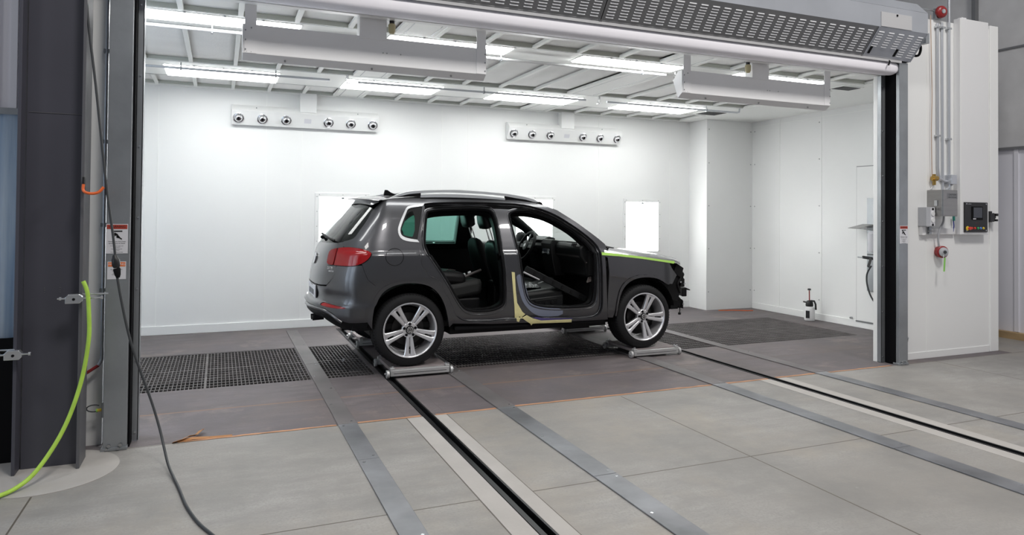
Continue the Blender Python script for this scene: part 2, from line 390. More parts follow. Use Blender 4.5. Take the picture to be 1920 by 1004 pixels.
for a, b in ROWS:
    ce.box(-2.2, XL, a, b, ZC, ZC+.04); ce.box(XR_, 8.24, a, b, ZC, ZC+.04)
    for g in GAPS: ce.box(g[0], g[1], a, b, ZC, ZC+.03)
    ce.box(XL, XR_, a-.012, a+.012, ZC+.0, ZC+.13)
ce.box(-2.3, 8.34, 5.39, 9.78, ZC+.14, ZC+.18)
struct(ce.build('ceiling', 'ceiling_white'))
ch = MB()  # far sides of the recesses, coloured as if in shade
for a, b in ROWS:
    for x0, x1 in ((XL, GAPS[0][0]), (GAPS[0][1], GAPS[1][0]), (GAPS[1][1], XR_)): ch.box(x0, x1, b-.010, b+.012, ZC+.004, ZC+.14)
struct(ch.build('trim_13', 'recess_shade'))
lines = MB()
for a, b in ROWS:
    for g in GAPS:
        for x in (g[0]+.06, g[1]-.06): lines.box(x-.004, x+.004, a+.02, b-.02, ZC-.001, ZC+.001)
for y in (5.985, 6.455, 8.05, 8.90, 9.56): lines.box(XL, XR_, y-.003, y+.003, ZC-.0015, ZC+.001)
struct(lines.build('trim_9', 'galvanized'))
BARS = [-1.17, 1.40]+[-.735+.434*k for k in range(0, 5)]+[1.76]+[1.76+.476*k for k in range(1, 5)]+[4.14]+[4.56]+[4.56+.478*k for k in range(1, 5)]+[7.02]
bars = sorted(set(round(b, 3) for b in BARS))
rown = ['front row nearest the door', 'middle row between the two lines of lights', 'back row along the rear wall']
for r, (a, b) in enumerate(ROWS):
    cb = MB()
    for x in bars: cb.box(x-.020, x+.020, a, b, ZC-.004, ZC+.025)
    struct(cb.build('trim_10', 'ceiling_white', bevel=.003))
    xs = bars
    for i in range(len(xs)-1):
        if any(abs(xs[i]-g[0]) < .05 for g in GAPS): continue
        sag = .006+.014*((i*7+r*3) % 5)/4
        x0, x1 = xs[i]+.004, xs[i+1]-.004
        def fn(u, v): return (x0+(x1-x0)*u, a+.015+(b-a-.03)*v, ZC+.050-sag*math.sin(math.pi*u)*math.sin(math.pi*v))
        o = MB().grid(fn, 6, 8).build('ceiling_filter', 'filter_white', smooth=60, solid=.02)
        tag(o, 'white ceiling filter pad in the '+rown[r], 'filter', 'ceiling filter pads, '+rown[r])
# building walls beyond the booth
struct(MB().box(9.40, 9.55, -7, 14, 2.45, 7.2).build('wall_side', 'insulation'))
sd = MB().box(9.42, 9.55, -7, 14, 0, 2.45)
for k in range(70): sd.box(9.40, 9.43, -6.9+.30*k, -6.9+.30*k+.05, .09, 2.45)
struct(sd.build('wall_siding', 'metal_siding'))
struct(MB().box(9.33, 9.42, -7, 14, 0, .085).build('baseboard_side', 'wood_sill'))
sq = MB(); sq.box(9.385, 9.40, -7, 14, 3.73, 3.755); sq.box(9.38, 9.40, -7, 14, 2.43, 2.46)
for y in (5.2, 7.4): sq.box(9.33, 9.40, y+1.0, y+1.05, 2.45, 7.2)
struct(sq.build('trim_11', 'galvanized_dark'))
struct(MB().box(-9, 9.55, 13.2, 13.35, 0, 7.2).build('wall_far', 'insulation'))
# left of the column: corrugated siding over a plastic strip curtain with a black skirt
lw = MB().box(-4.5, -1.06, 5.16, 5.22, 2.14, 6)
for k in range(34): lw.box(-4.5+.1*k, -4.5+.1*k+.035, 5.13, 5.17, 2.14, 6)
struct(lw.build('wall_panel', 'metal_siding'))
pc = thing('strip_curtain', (-1.6, 5.14, 0), 'bluish clear plastic curtain hanging left of the grey steel column', 'curtain')
pl = []
for k in range(60): pl.append((-4.4+.056*k, 5.14+.012*math.sin(k*1.7)))
def strip(u, v): x = -4.4+3.33*u; return (x, 5.14+.014*math.sin(x*38), .74+1.42*v)
MB().grid(strip, 200, 2).build('plastic_sheet', 'plastic_strip', pc, smooth=60)
MB().box(-4.4, -1.07, 5.11, 5.17, .004, .76).build('skirt', 'rubber_black', pc)
MB().box(-4.45, -1.07, 5.12, 5.17, 2.13, 2.17).build('rail', 'galvanized', pc)
area('daylight_behind_curtain', (-2.4, 6.0, 1.5), (math.radians(90), 0, math.radians(180)), 2.6, 1.6, 90, (.70, .84, 1.0)).rotation_euler = (math.radians(-90), 0, 0)

# ================================================================== FLOOR FITTINGS
def floor_strip(name, x0, x1, joints, label, group=None):
    t = thing(name, ((x0+x1)/2, 0, 0), label, 'floor plate', group)
    j = sorted(joints)
    for a, b in zip(j[:-1], j[1:]): MB().box(x0, x1, a+.002, b-.002, .0005, .009).build('plate', 'floor_plate' if b < 5.3 else 'floor_plate_dusty', t, bevel=.0025)
    s = MB(); rnd = random.Random(int(x0*100))
    for a, b in zip(j[:-1], j[1:]):
        n = max(2, int((b-a)/.42))
        for k in range(n):
            y = a+.05+(b-a-.1)*k/(n-1)
            s.cyl((x0+.03 if k % 2 else x1-.03, y, .008), (x0+.03 if k % 2 else x1-.03, y, .0105), .009, 10)
    s.build('screw', 'bolt_metal', t)
    return t
GP = 'steel cover plates across the floor'
floor_strip('floor_plate', .81, .945, [1.5, 3.2, 4.37, 5.15, 7.3, 9.43], 'steel floor plate left of the car, crossing the left grating', GP)
floor_strip('floor_plate', 2.047, 2.200, [1.5, 3.6, 5.15, 6.41, 9.40], 'steel floor plate running out from the near rear wheel dolly', GP)
floor_strip('floor_plate', 4.156, 4.310, [1.2, 3.3, 5.16, 7.2, 9.40], 'steel floor plate running out from the near front wheel dolly', GP)
floor_strip('floor_plate', 5.418, 5.560, [1.2, 3.2, 5.18, 7.3, 9.40], 'steel floor plate farthest to the right, ahead of the car', GP)
for i, (a, b) in enumerate((S1, S2)):
    t = thing('floor_track', ((a+b)/2, 2, 0), ['black recessed track slot under the rear wheels', 'black recessed track slot under the front wheels'][i], 'track', 'recessed floor tracks')
    for nm, x0, x1, z1 in (('rail', a+.004, a+.016, .004), ('rail', b-.016, b-.004, .004), ('centre_rail', (a+b)/2-.016, (a+b)/2+.004, -.012)):
        MB().box(x0, x1, -6.9, 9.44, -.068, z1).build(nm, 'rail_steel', t)
glab = ['floor grating at the left end, beside the left plate', 'small floor grating between the left plate and the rear wheel track', 'floor grating in the shadow under the car', 'narrow floor grating just ahead of the front wheel', 'floor grating at the right end near the sprayer']
for (a, b), lb in zip(PITS, glab):
    g = MB(); n = round((b-a)/.0335)
    for k in range(n+1):
        x = a+.004+(b-a-.008)*k/n; g.box(x-.003, x+.003, GY[0]+.004, GY[1]-.004, -.017, -.004)
    for k in range(17):
        y = GY[0]+.006+(GY[1]-GY[0]-.012)*k/16; h = .0055 if k not in (0, 8, 16) else .011
        g.box(a+.003, b-.003, y-h, y+h, -.015, -.0042)
    if a < -.5:
        for x in (-.10,): g.box(x-.010, x+.010, GY[0]+.004, GY[1]-.004, -.035, -.003)
    tag(g.build('floor_grating', 'grate'), 'dark steel '+lb, 'grating', 'floor gratings')
# orange masking tape along the booth threshold
def tape(x0, x1, y, w, label):
    r = random.Random(int(x0*50)); n = max(3, int((x1-x0)/.06)); up, dn = [], []
    for k in range(n+1):
        x = x0+(x1-x0)*k/n; up.append((x, y+w/2+r.uniform(-.004, .007))); dn.append((x, y-w/2-r.uniform(-.004, .007)))
    return tag(MB().prism_z(dn+up[::-1], .0004, .0022).build('tape_strip', 'orange_tape'), label, 'tape', 'orange tape along the threshold')
tape(-.20, .80, 5.165, .022, 'orange tape strip on the floor left of the left steel plate')
tape(.955, 1.43, 5.170, .026, 'orange tape strip between the left plate and the first track')
tape(1.545, 2.04, 5.160, .024, 'orange tape strip between the first track and the second plate')
tape(2.21, 4.15, 5.165, .024, 'longest orange tape strip, in the middle of the threshold')
tape(4.32, 4.81, 5.165, .028, 'orange tape strip just left of the second track')
tape(4.92, 5.41, 5.175, .028, 'orange tape strip just right of the second track')
tape(5.57, 6.44, 5.165, .022, 'orange tape strip ending at the right door post')
pk = MB()
pts = [(-.27, 5.155, .004), (-.22, 5.17, .012), (-.18, 5.20, .022), (-.13, 5.24, .014), (-.10, 5.29, .030), (-.085, 5.33, .022)]
for i in range(len(pts)-1):
    a, b = Vector(pts[i]), Vector(pts[i+1]); wv = Vector((.008+.006*(i % 2), -.012, .008))
    pk.add([a-wv, b-wv, b+wv, a+wv], [(0, 1, 2, 3)])
pts = [(-.24, 5.17, .003), (-.15, 5.185, .012), (-.05, 5.18, .006), (.1, 5.175, .004)]
for i in range(len(pts)-1):
    a, b = Vector(pts[i]), Vector(pts[i+1]); wv = Vector((.0, .013-.003*i, .005))
    pk.add([a-wv, b-wv, b+wv, a+wv], [(0, 1, 2, 3)])
tag(pk.build('crumpled_tape', 'paper_brown', solid=.0015), 'crumpled brown end of tape curled up beside the hanging cord', 'tape')
nut = MB(); nut.cyl((1.20, 7.35, .0), (1.20, 7.35, .018), .010, 8); nut.cyl((1.20, 7.35, .017), (1.21, 7.34, .028), .008, 8)
tag(nut.build('paint_cap', 'panel_grey'), 'tiny pale cap lying on the small grating', 'cap')
tag(MB().tube(smooth_path([(7.45, 9.10, .008), (7.6, 9.05, .009), (7.72, 9.02, .008), (7.86, 8.94, .008), (7.98, 8.90, .008)], 4), .007, 6).build('orange_cable', 'orange_vinyl'), 'short orange cable lying on the floor at the white corner wall', 'cable')
# ================================================================== CEILING LIGHTS, AIR BOXES, PIPES
POS = ['at the left end', 'second from the left', 'third from the left', 'at the right end']
for r in (0, 1):
    y0, y1 = ZL[r]
    for k, (a, b) in enumerate(LIGHTX):
        t = thing('ceiling_light', ((a+b)/2, (y0+y1)/2, ZC), 'bright recessed ceiling light '+POS[k]+' of the '+['front', 'back'][r]+' row of lights', 'ceiling light', 'recessed ceiling lights')
        f = MB(); e = .018
        f.box(a-e, b+e, y0-e, y0, ZC-.006, ZC+.03).box(a-e, b+e, y1, y1+e, ZC-.006, ZC+.03).box(a-e, a, y0, y1, ZC-.006, ZC+.03).box(b, b+e, y0, y1, ZC-.006, ZC+.03)
        f.build('frame', 'ceiling_white', t, bevel=.003)
        MB().box(a+.001, b-.001, y0+.001, y1-.001, ZC-.016, ZC+.010).build('diffuser', 'diffuser', t)
        MB().box(a-.01, b+.01, y0-.01, y1+.01, ZC+.012, ZC+.06).build('lamp_housing', 'ceiling_white', t)
        cl = MB()
        for q in (.25, .5, .75): cl.box(a+(b-a)*q-.008, a+(b-a)*q+.008, y0-.026, y0-.006, ZC-.010, ZC)
        cl.build('clip', 'galvanized', t)
# vertical lights in the back wall behind the car
for (a, b, z0, z1), lb in zip([(1.235, 1.86, .95, 1.752), (4.13, 4.735, .95, 1.76), (6.06, 6.675, .95, 1.75)],
        ['tall bright wall light behind the rear window of the car', 'tall bright wall light seen through the windscreen of the car', 'tall bright wall light above the bonnet of the car']):
    t = thing('wall_light', ((a+b)/2, YB, z0), lb, 'wall light', 'vertical lights in the back wall')
    f = MB(); e = .055
    f.box(a-e, b+e, YB-.012, YB, z1, z1+e).box(a-e, b+e, YB-.012, YB, z0-e, z0).box(a-e, a, YB-.012, YB, z0, z1).box(b, b+e, YB-.012, YB, z0, z1)
    f.build('frame', 'booth_white', t, bevel=.003)
    m = (a+b)/2
    MB().box(a, b, YB-.008, YB, z0, z1).build('diffuser', 'wall_diffuser', t)
    MB().box(m-.006, m+.006, YB-.011, YB-.006, z0, z1).build('divider', 'ceiling_white', t)
    MB().box(m-.022, m+.022, YB-.02, YB-.006, z1-.03, z1-.005).build('latch', 'galvanized', t, bevel=.003)
    s = MB()
    for q in range(5): s.cyl((a-.03, YB-.011, z0+(z1-z0)*q/4), (a-.03, YB-.016, z0+(z1-z0)*q/4), .006, 8); s.cyl((b+.03, YB-.011, z0+(z1-z0)*q/4), (b+.03, YB-.016, z0+(z1-z0)*q/4), .006, 8)
    for q in range(3): s.cyl((a+(b-a)*q/2, YB-.011, z1+.028), (a+(b-a)*q/2, YB-.016, z1+.028), .006, 8)
    s.build('screw', 'steel', t)
# air jet boxes
def jet_box(x0, x1, back, sgn, label, nozzles):
    """back: Y of the flat back, sgn: direction the nozzles point along Y"""
    t = thing('air_jet_box', ((x0+x1)/2, back, 2.66), label, 'air jet box', 'air jet boxes')
    Y = lambda d: back+sgn*d
    prof = [(Y(0), 2.703), (Y(.067), 2.659), (Y(.144), 2.838), (Y(.06), 2.918), (Y(0), 2.918)]
    MB().prism_x(prof, x0, x1).build('housing', 'white_sheet' if sgn > 0 else 'booth_white', t, bevel=.003)
    w = x1-x0; c0, c1 = x0+w*.445, x0+w*.557
    if sgn > 0:
        for a, b in ((x0+.015, x0+.095), (x1-.088, x1-.008)):
            MB().box(a, b, back-.006, back+.001, 2.705, 3.11).build('hanger_strap', 'white_sheet', t)
        MB().box(c0, c1, back-.008, back+.10, 2.90, 3.115).build('duct_neck', 'white_sheet', t, bevel=.003)
    else:
        MB().box(c0, c1, Y(.135), back, 2.86, 3.115).build('duct_neck', 'booth_white', t, bevel=.003)
    n0 = Vector((0, sgn*.918, -.395)); up = Vector((0, sgn*.395, .918))   # face normal of the sloping nozzle face
    fc = Vector((0, Y(.1055), 2.7485))
    offs = [.084, .372, .669, 1.213, 1.509, 1.807]
    for k, o in enumerate(offs):
        c = Vector((x0+o*w/1.89, fc.y, fc.z))
        nz = MB().lathe([(0, .066), (.012, .066), (.016, .058), (.010, .054), (.022, .050), (.040, .042), (.052, .030), (.052, .018), (.040, .016)], c, n0, 28).build('nozzle', 'chrome', t, smooth=50)
        MB().cyl(c+n0*.041, c+n0*.046, .0165, 16).build('nozzle_throat', 'rubber_black', nz)
    s = MB()
    if sgn > 0:
        for x in (x0+.02, x1-.014):
            for z in (2.73, 2.80, 2.87): s.cyl((x, back-.006, z), (x, back-.010, z), .006, 8)
        for x in (x0+.06, x0+.03): s.cyl((x, back-.001, 2.715), (x, back-.006, 2.712), .004, 8)
        for k in range(3): c = Vector((x0+.3+.65*k, back+.036, 2.678)); s.cyl(c, c+Vector((0, -.005, -.008)), .008, 8)
        s.cyl((x0+.06, back-.006, 2.89), (x0+.06, back-.010, 2.89), .006, 8)
        for x in (1.03, 1.06, 1.17): s.cyl((x0+x, back-.001, 2.80), (x0+x, back-.004, 2.80), .005, 8)
    else:
        for x in (.3, .95, 1.6): s.cyl((x0+x, Y(.10), 2.882), (x0+x, Y(.106), 2.888), .007, 8)
    s.build('screw', 'steel', t)
    if sgn < 0:
        c = fc+n0*.0005; m = x0+.943*w/1.89
        MB().obox((m, c.y, c.z), (.045, 0, 0), up*.03, n0*.001).build('rating_label', 'sign_white', t)
    return t
jet_box(.134, 2.030, 5.42, 1, 'white hanging air jet box at the left, just inside the door', None)
jet_box(4.00, 5.876, 5.42, 1, 'white hanging air jet box at the right, just inside the door', None)
jet_box(.119, 2.005, 9.674, -1, 'left air jet box with six chrome nozzles on the back wall', None)
jet_box(3.945, 5.90, 9.674, -1, 'right air jet box with six chrome nozzles on the back wall', None)
# pipes under the ceiling
def pipe(name, pts, r, m, label, cat, hangers=()):
    t = thing(name, pts[0], label, cat)
    MB().tube(pts, r, 10).build('tube', m, t, smooth=60)
    h = MB()
    for x, y in hangers:
        h.cyl((x, y, 3.05), (x, y, ZC), .006, 8).box(x-.006, x+.006, y-.022, y+.022, 3.03, 3.036); h.cyl((x-.008, y, 3.05), (x+.008, y, 3.05), r+.006, 12)
    if hangers: h.build('hanger', 'galvanized', t)
    return t
pipe('sprinkler_pipe', [(-2.1, 6.31, 3.05), (2.9, 6.27, 3.05), (4.40, 6.25, 3.05)], .014, 'white_gloss', 'white pipe under the front row of ceiling lights', 'pipe', [(-.75, 6.31), (-.2+.12, 6.31), (2.5, 6.27), (4.1, 6.25)])
pipe('sprinkler_pipe', [(-2.1, 8.11, 3.05), (1.13, 8.09, 3.05)], .013, 'conduit', 'grey pipe under the back row of ceiling lights, left length', 'pipe', [(-.4, 8.11), (.55, 8.10)])
pipe('sprinkler_pipe', [(1.45, 8.10, 3.05), (4.42, 8.06, 3.05)], .013, 'conduit', 'grey pipe under the back row of ceiling lights, middle length', 'pipe', [(3.0, 8.08)])
pipe('sprinkler_pipe', [(4.75, 8.08, 3.05), (6.95, 8.10, 3.05), (6.99, 8.10, 3.06), (7.0, 8.1, ZC)], .013, 'conduit', 'grey pipe under the back row of ceiling lights, right length with an elbow', 'pipe', [(6.4, 8.1)])
def sprinkler(x, y, label):
    t = thing('bare_sprinkler', (x, y, ZC), label, 'sprinkler', 'bare sprinkler heads')
    MB().cyl((x, y, ZC), (x, y, 3.075), .016, 8).build('body', 'chrome', t)
    MB().tube([(x-.016, y, 3.075), (x-.022, y, 3.045), (x, y, 3.018)], .004, 6).tube([(x+.016, y, 3.075), (x+.022, y, 3.045), (x, y, 3.018)], .004, 6).build('yoke', 'chrome', t)
    d = MB().cyl((x, y, 3.016), (x, y, 3.019), .012, 12)
    for k in range(10):
        a = k*math.pi/5; d.obox((x+.024*math.cos(a), y+.024*math.sin(a), 3.016), Vector((math.cos(a), math.sin(a), -.2))*.014, Vector((-math.sin(a), math.cos(a), 0))*.004, (0, 0, .0015))
    d.build('deflector', 'chrome', t)
sprinkler(1.32, 8.03, 'small chrome sprinkler head at the second back ceiling light from the left')
sprinkler(4.62, 8.06, 'small chrome sprinkler head between the two right-hand back ceiling lights')
sprinkler(4.55, 6.28, 'small chrome sprinkler head beside the left end of the right hanging box')
for x, lb in ((1.229, 'left'), (4.771, 'right')):
    t = thing('covered_sprinkler', (x, 5.42, 3.1), 'sprinkler under a cloudy amber cover above the '+lb+' hanging box', 'sprinkler')
    MB().cyl((x, 5.405, 3.115), (x, 5.405, 3.035), .014, 12).cyl((x, 5.405, 3.068), (x, 5.405, 3.058), .036, 20).build('body', 'galvanized', t)
    MB().cyl((x, 5.405, 3.058), (x, 5.405, 3.030), .020, 14).build('collar', 'black_plastic', t)
    MB().lathe([(0, .022), (.01, .029), (.06, .027), (.078, .018), (.080, .004)], (x, 5.405, 3.032), (0, 0, -1), 16).build('cover', 'amber_bulb', t, smooth=50)
for (x0, x1, y0, y1), lb in (((6.72, 7.06, 8.46, 8.76), 'back'), ((6.84, 7.12, 6.12, 6.30), 'front')):
    t = thing('ceiling_vent', ((x0+x1)/2, (y0+y1)/2, ZC), 'dark grille in the ceiling past the right end of the '+lb+' row of lights', 'vent')
    MB().box(x0-.03, x1+.03, y0-.03, y1+.03, ZC-.010, ZC+.002).build('frame', 'ceiling_white', t, bevel=.003)
    v = MB()
    for k in range(9): v.box(x0, x1, y0+(y1-y0)*k/9, y0+(y1-y0)*(k+.6)/9, ZC-.014, ZC-.009)
    v.build('louvre', 'rail_steel', t)
# ================================================================== DOOR ON THE RIGHT WALL AND WHAT HANGS BY IT
dr = MB().box(8.215, 8.24, 5.95, 7.12, .10, 2.24).build('door_1', 'booth_white', bevel=.003); struct(dr)
gp = MB().box(8.225, 8.2395, 7.121, 7.130, .09, 2.250).box(8.225, 8.2395, 5.93, 7.130, 2.241, 2.250).box(8.212, 8.2395, 5.93, 7.130, .080, .098)
gp.build('seal', 'galvanized_dark', dr)
struct(MB().cyl((8.232, 7.21, .12), (8.20, 7.21, .12), .015, 12).build('trim_12', 'steel'))
tag(MB().box(8.19, 8.215, 6.30, 6.93, .53, 1.80).build('splash_panel', 'galvanized', bevel=.003), 'tall grey metal sheet on the right wall behind the spray gun', 'panel')
tr = thing('tray', (8.15, 6.9, 1.4), 'dark tray sticking out from the grey metal sheet, above the spray gun', 'tray')
MB().add([(8.19, 6.80, 1.44), (8.19, 7.00, 1.44), (8.05, 7.12, 1.385), (8.00, 6.90, 1.385)], [(0, 1, 2, 3)]).build('sheet', 'stainless', tr, solid=.006)
MB().tube([(8.19, 6.84, 1.36), (8.08, 6.90, 1.38), (8.06, 7.06, 1.385)], .006, 6).build('wire', 'steel', tr)
ja = thing('spray_cup', (8.15, 6.82, 1.0), 'white spray cup hanging under the tray on the grey metal sheet', 'cup')
MB().lathe([(0, .035), (.03, .05), (.26, .055), (.28, .03)], (8.13, 6.80, 1.06), (0, 0, 1), 18).build('cup', 'sign_white', ja, smooth=50)
gu = thing('spray_gun', (8.12, 6.85, .95), 'black spray gun with a grey hose hanging on the grey metal sheet', 'spray gun')
MB().obox((8.12, 6.86, .985), (.014, .02, -.004), (-.03, .055, .008), (0, .004, .018)).obox((8.12, 6.83, .92), (.016, .012, 0), (0, .018, .01), (0, -.022, .06)).build('body', 'black_plastic', gu, bevel=.005)
MB().cyl((8.11, 6.91, .985), (8.08, 6.985, .99), .009, 10).build('tip', 'steel', gu)
MB().obox((8.17, 6.85, 1.03), (.02, .07, 0), (0, 0, .006), (.01, 0, 0)).build('hook', 'black_plastic', gu)
MB().tube(smooth_path([(8.13, 6.81, .88), (8.12, 6.87, .76), (8.12, 6.86, .60), (8.14, 6.79, .42), (8.16, 6.60, .25), (8.16, 6.3, .12)], 5), .011, 8).build('hose', 'cord_grey', gu, smooth=60)
# garden sprayer standing by the right wall
sp = thing('pump_sprayer', (8.05, 7.80, 0), 'white pump sprayer bottle with a dark green head standing by the right wall', 'sprayer')
X, Y = 8.05, 7.80
MB().lathe([(0.002, .066), (.01, .074), (.05, .076), (.17, .074), (.20, .066), (.215, .045)], (X, Y, 0), (0, 0, 1), 24).build('bottle', 'white_gloss', sp, smooth=50)
MB().lathe([(0, .048), (.02, .055), (.06, .050), (.085, .034), (.092, .012)], (X, Y, .210), (0, 0, 1), 16).obox((X-.03, Y+.06, .272), (.010, .035, 0), (.008, 0, 0), (0, 0, .010)).build('pump_head', 'black_plastic', sp, smooth=40)
MB().tube([(X+.0, Y-.02, .295), (X+.025, Y-.065, .295), (X+.035, Y-.080, .25), (X+.035, Y-.085, .17)], .014, 8).build('handle', 'black_plastic', sp, smooth=60)
MB().cyl((X, Y, .29), (X-.005, Y, .455), .008, 8).build('pump_rod', 'red', sp)
MB().cyl((X-.005, Y, .452), (X-.005, Y, .475), .026, 12, .020).build('knob', 'black_plastic', sp)
MB().obox((X-.068, Y-.032, .10), (.012, -.024, 0), (0, 0, .055), (.002, .001, 0)).build('label_patch', 'sign_ink', sp)
# ================================================================== ROLLER DOOR
hd = thing('door_hood', (3, 5.1, 3.17), 'grey metal door hood with rows of bright louvre slots', 'door hood')
HX0, HX1 = -1.2, 6.66
P_LB, P_FL, P_T, P_C, P_B = (5.11, 3.175), (4.913, 3.425), (4.913, 3.635), (5.03, 3.76), (5.33, 3.76)
def plate(m, a, b, x0, x1, t=.004):
    d = Vector((0, b[0]-a[0], b[1]-a[1])); n = Vector((1, 0, 0)).cross(d).normalized()*t
    A, B = Vector((0, *a)), Vector((0, *b)); ex = Vector((1, 0, 0))
    return m.add([A+ex*x0, A+ex*x1, B+ex*x1, B+ex*x0, A+ex*x0+n, A+ex*x1+n, B+ex*x1+n, B+ex*x0+n], [(0, 1, 2, 3), (7, 6, 5, 4), (0, 4, 5, 1), (1, 5, 6, 2), (2, 6, 7, 3), (3, 7, 4, 0)])
m = MB(); plate(m, P_FL, P_T, HX0, HX1); plate(m, P_T, P_C, HX0, HX1); plate(m, P_C, P_B, HX0, HX1)
m.build('fascia', 'hood_metal', hd)
MB().prism_x([P_LB, P_FL, P_T, P_C, P_B, (5.33, 3.175)], HX1, HX1+.004).build('end_cap', 'galvanized', hd)
MB().box(HX1, HX1+.05, 4.93, 5.0, 3.335, 3.44).build('end_flange', 'galvanized', hd)
dv = Vector((0, P_FL[0]-P_LB[0], P_FL[1]-P_LB[1])); L_ = dv.length; dv.normalize(); nv = Vector((0, -dv.z, dv.y)); 
if nv.y > 0: nv = -nv
for (a, b, mt, lm) in ((HX0, 2.925, 'galvanized_dark', 'louver_lit'), (2.935, 5.955, 'galvanized_dark', 'louver_lit'), (5.965, HX1, 'hood_metal', 'louver_lit')):
    m = MB(); plate(m, P_LB, P_FL, a, b)
    for x in (a+.004, b-.004): m.obox(Vector((x, *P_LB))+dv*L_/2+nv*.004, (.004, 0, 0), dv*L_/2, nv*.004)
    lo = MB(); n = int((b-a-.06)/.119)
    for k in range(n):
        x = a+.07+(b-a-.14)*k/max(1, n-1)
        for j in range(10):
            s = .045+.0252*j
            if a > 5.9 and j < 3 and k in (0, 1, 2): continue
            c = Vector((x, *P_LB))+dv*s+nv*.005
            lo.obox(c, (.037, 0, 0), dv*.0040-nv*.003, nv*.003+dv*.001)
    pn = MB().add(m.v, m.f).add(lo.v, lo.f).build('louvre_panel', mt, hd)
    pn.data.materials.append(MAT[lm])
    for q in pn.data.polygons[len(m.f):]: q.material_index = 1
m = MB()
for x in (6.02, 6.38):
    for j in range(3): m.obox(Vector((x, *P_LB))+dv*(.050+.027*j)+nv*.006, (.016, 0, 0), dv*.014, nv*.004)
m.build('latch', 'rubber_black', hd, bevel=.004)
MB().box(5.99, 6.42, 4.903, 4.909, 3.43, 3.575).build('access_panel', 'panel_grey', hd, bevel=.002)
MB().box(6.20, 6.215, 4.895, 4.904, 3.548, 3.566).build('knob', 'rubber_black', hd)
MB().tube(smooth_path([(6.69, 5.06, 3.40), (6.74, 5.05, 3.33), (6.73, 5.06, 3.25), (6.69, 5.08, 3.24), (6.66, 5.10, 3.30), (6.65, 5.12, 3.36)], 5), .013, 8).build('cable', 'rubber_black', hd, smooth=60)
MB().box(HX0, 6.53, 5.098, 5.24, 3.181, 3.190).box(HX0, 6.53, 5.104, 5.110, 3.150, 3.181).build('lip', 'panel_grey', hd)
cu = thing('door_curtain', (3, 5.2, 3.0), 'white rolled-up roller door curtain below the hood', 'roller curtain')
prof = []
for k in range(24):
    t = 2*math.pi*k/24; prof.append((5.20+.080*math.copysign(abs(math.cos(t))**.8, math.cos(t)), 3.108+.074*math.copysign(abs(math.sin(t))**.62, math.sin(t))))
rings = []
for x, q in ((-.56, .8), (-.52, 1), (5.9, 1), (6.40, .97), (6.49, .88), (6.525, .72), (6.535, .4)):
    rings.append([Vector((x, 5.20+(y-5.20)*q, 3.108+(z-3.108)*q+(-.004 if 5.8 < x < 6.5 else 0))) for y, z in prof])
MB().loft(rings).build('roll', 'curtain', cu, smooth=50)
MB().tube([(6.34, 5.13, 3.185), (6.35, 5.10, 3.15), (6.32, 5.09, 3.11)], .009, 6).build('stop_hook', 'rubber_black', cu)
def guide(x0, x1, inner, label):
    t = thing('door_guide', ((x0+x1)/2, 5.15, 0), label, 'door guide', None)
    MB().box(x0, x1, 5.135, 5.175, .012, 3.168).build('post', 'galvanized' , t, bevel=.003)
    MB().box(x0-.012, x1+.004, 5.125, 5.20, .001, .022).build('foot_plate', 'galvanized', t, bevel=.003)
    s = MB()
    for x in (x0+.035, x1-.035):
        s.cyl((x, 5.132, .035), (x, 5.120, .035), .011, 6)
        s.cyl((x-.012, 5.128, .018), (x-.012, 5.112, .018), .008, 6)
    s.build('anchor_bolt', 'steel', t)
    if inner > x1: MB().box(x0+.02, x1+.012, 5.176, 5.30, .004, 3.15).build('slot', 'pit', t); a, b = inner-.085, inner+.002
    else: MB().box(x0-.004, x1-.02, 5.176, 5.30, .004, 3.15).build('slot', 'pit', t); a, b = inner-.008, inner+.075
    MB().box(a, b, 5.302, 5.309, .006, 3.05).box(inner-.003, inner+.003, 5.302, 5.384, .006, 3.05).build('angle', 'galvanized', t)
    s = MB()
    for k in range(7): s.cyl((inner+(-.018 if inner > x1 else .018), 5.303, .06+.48*k), (inner+(-.018 if inner > x1 else .018), 5.295, .06+.48*k), .006, 8)
    s.build('bolt', 'bolt_metal', t)
    return t
guide(-.672, -.536, -.490, 'galvanized door guide post at the left side of the booth opening')
guide(6.535, 6.663, 6.480, 'galvanized door guide post at the right side of the booth opening')
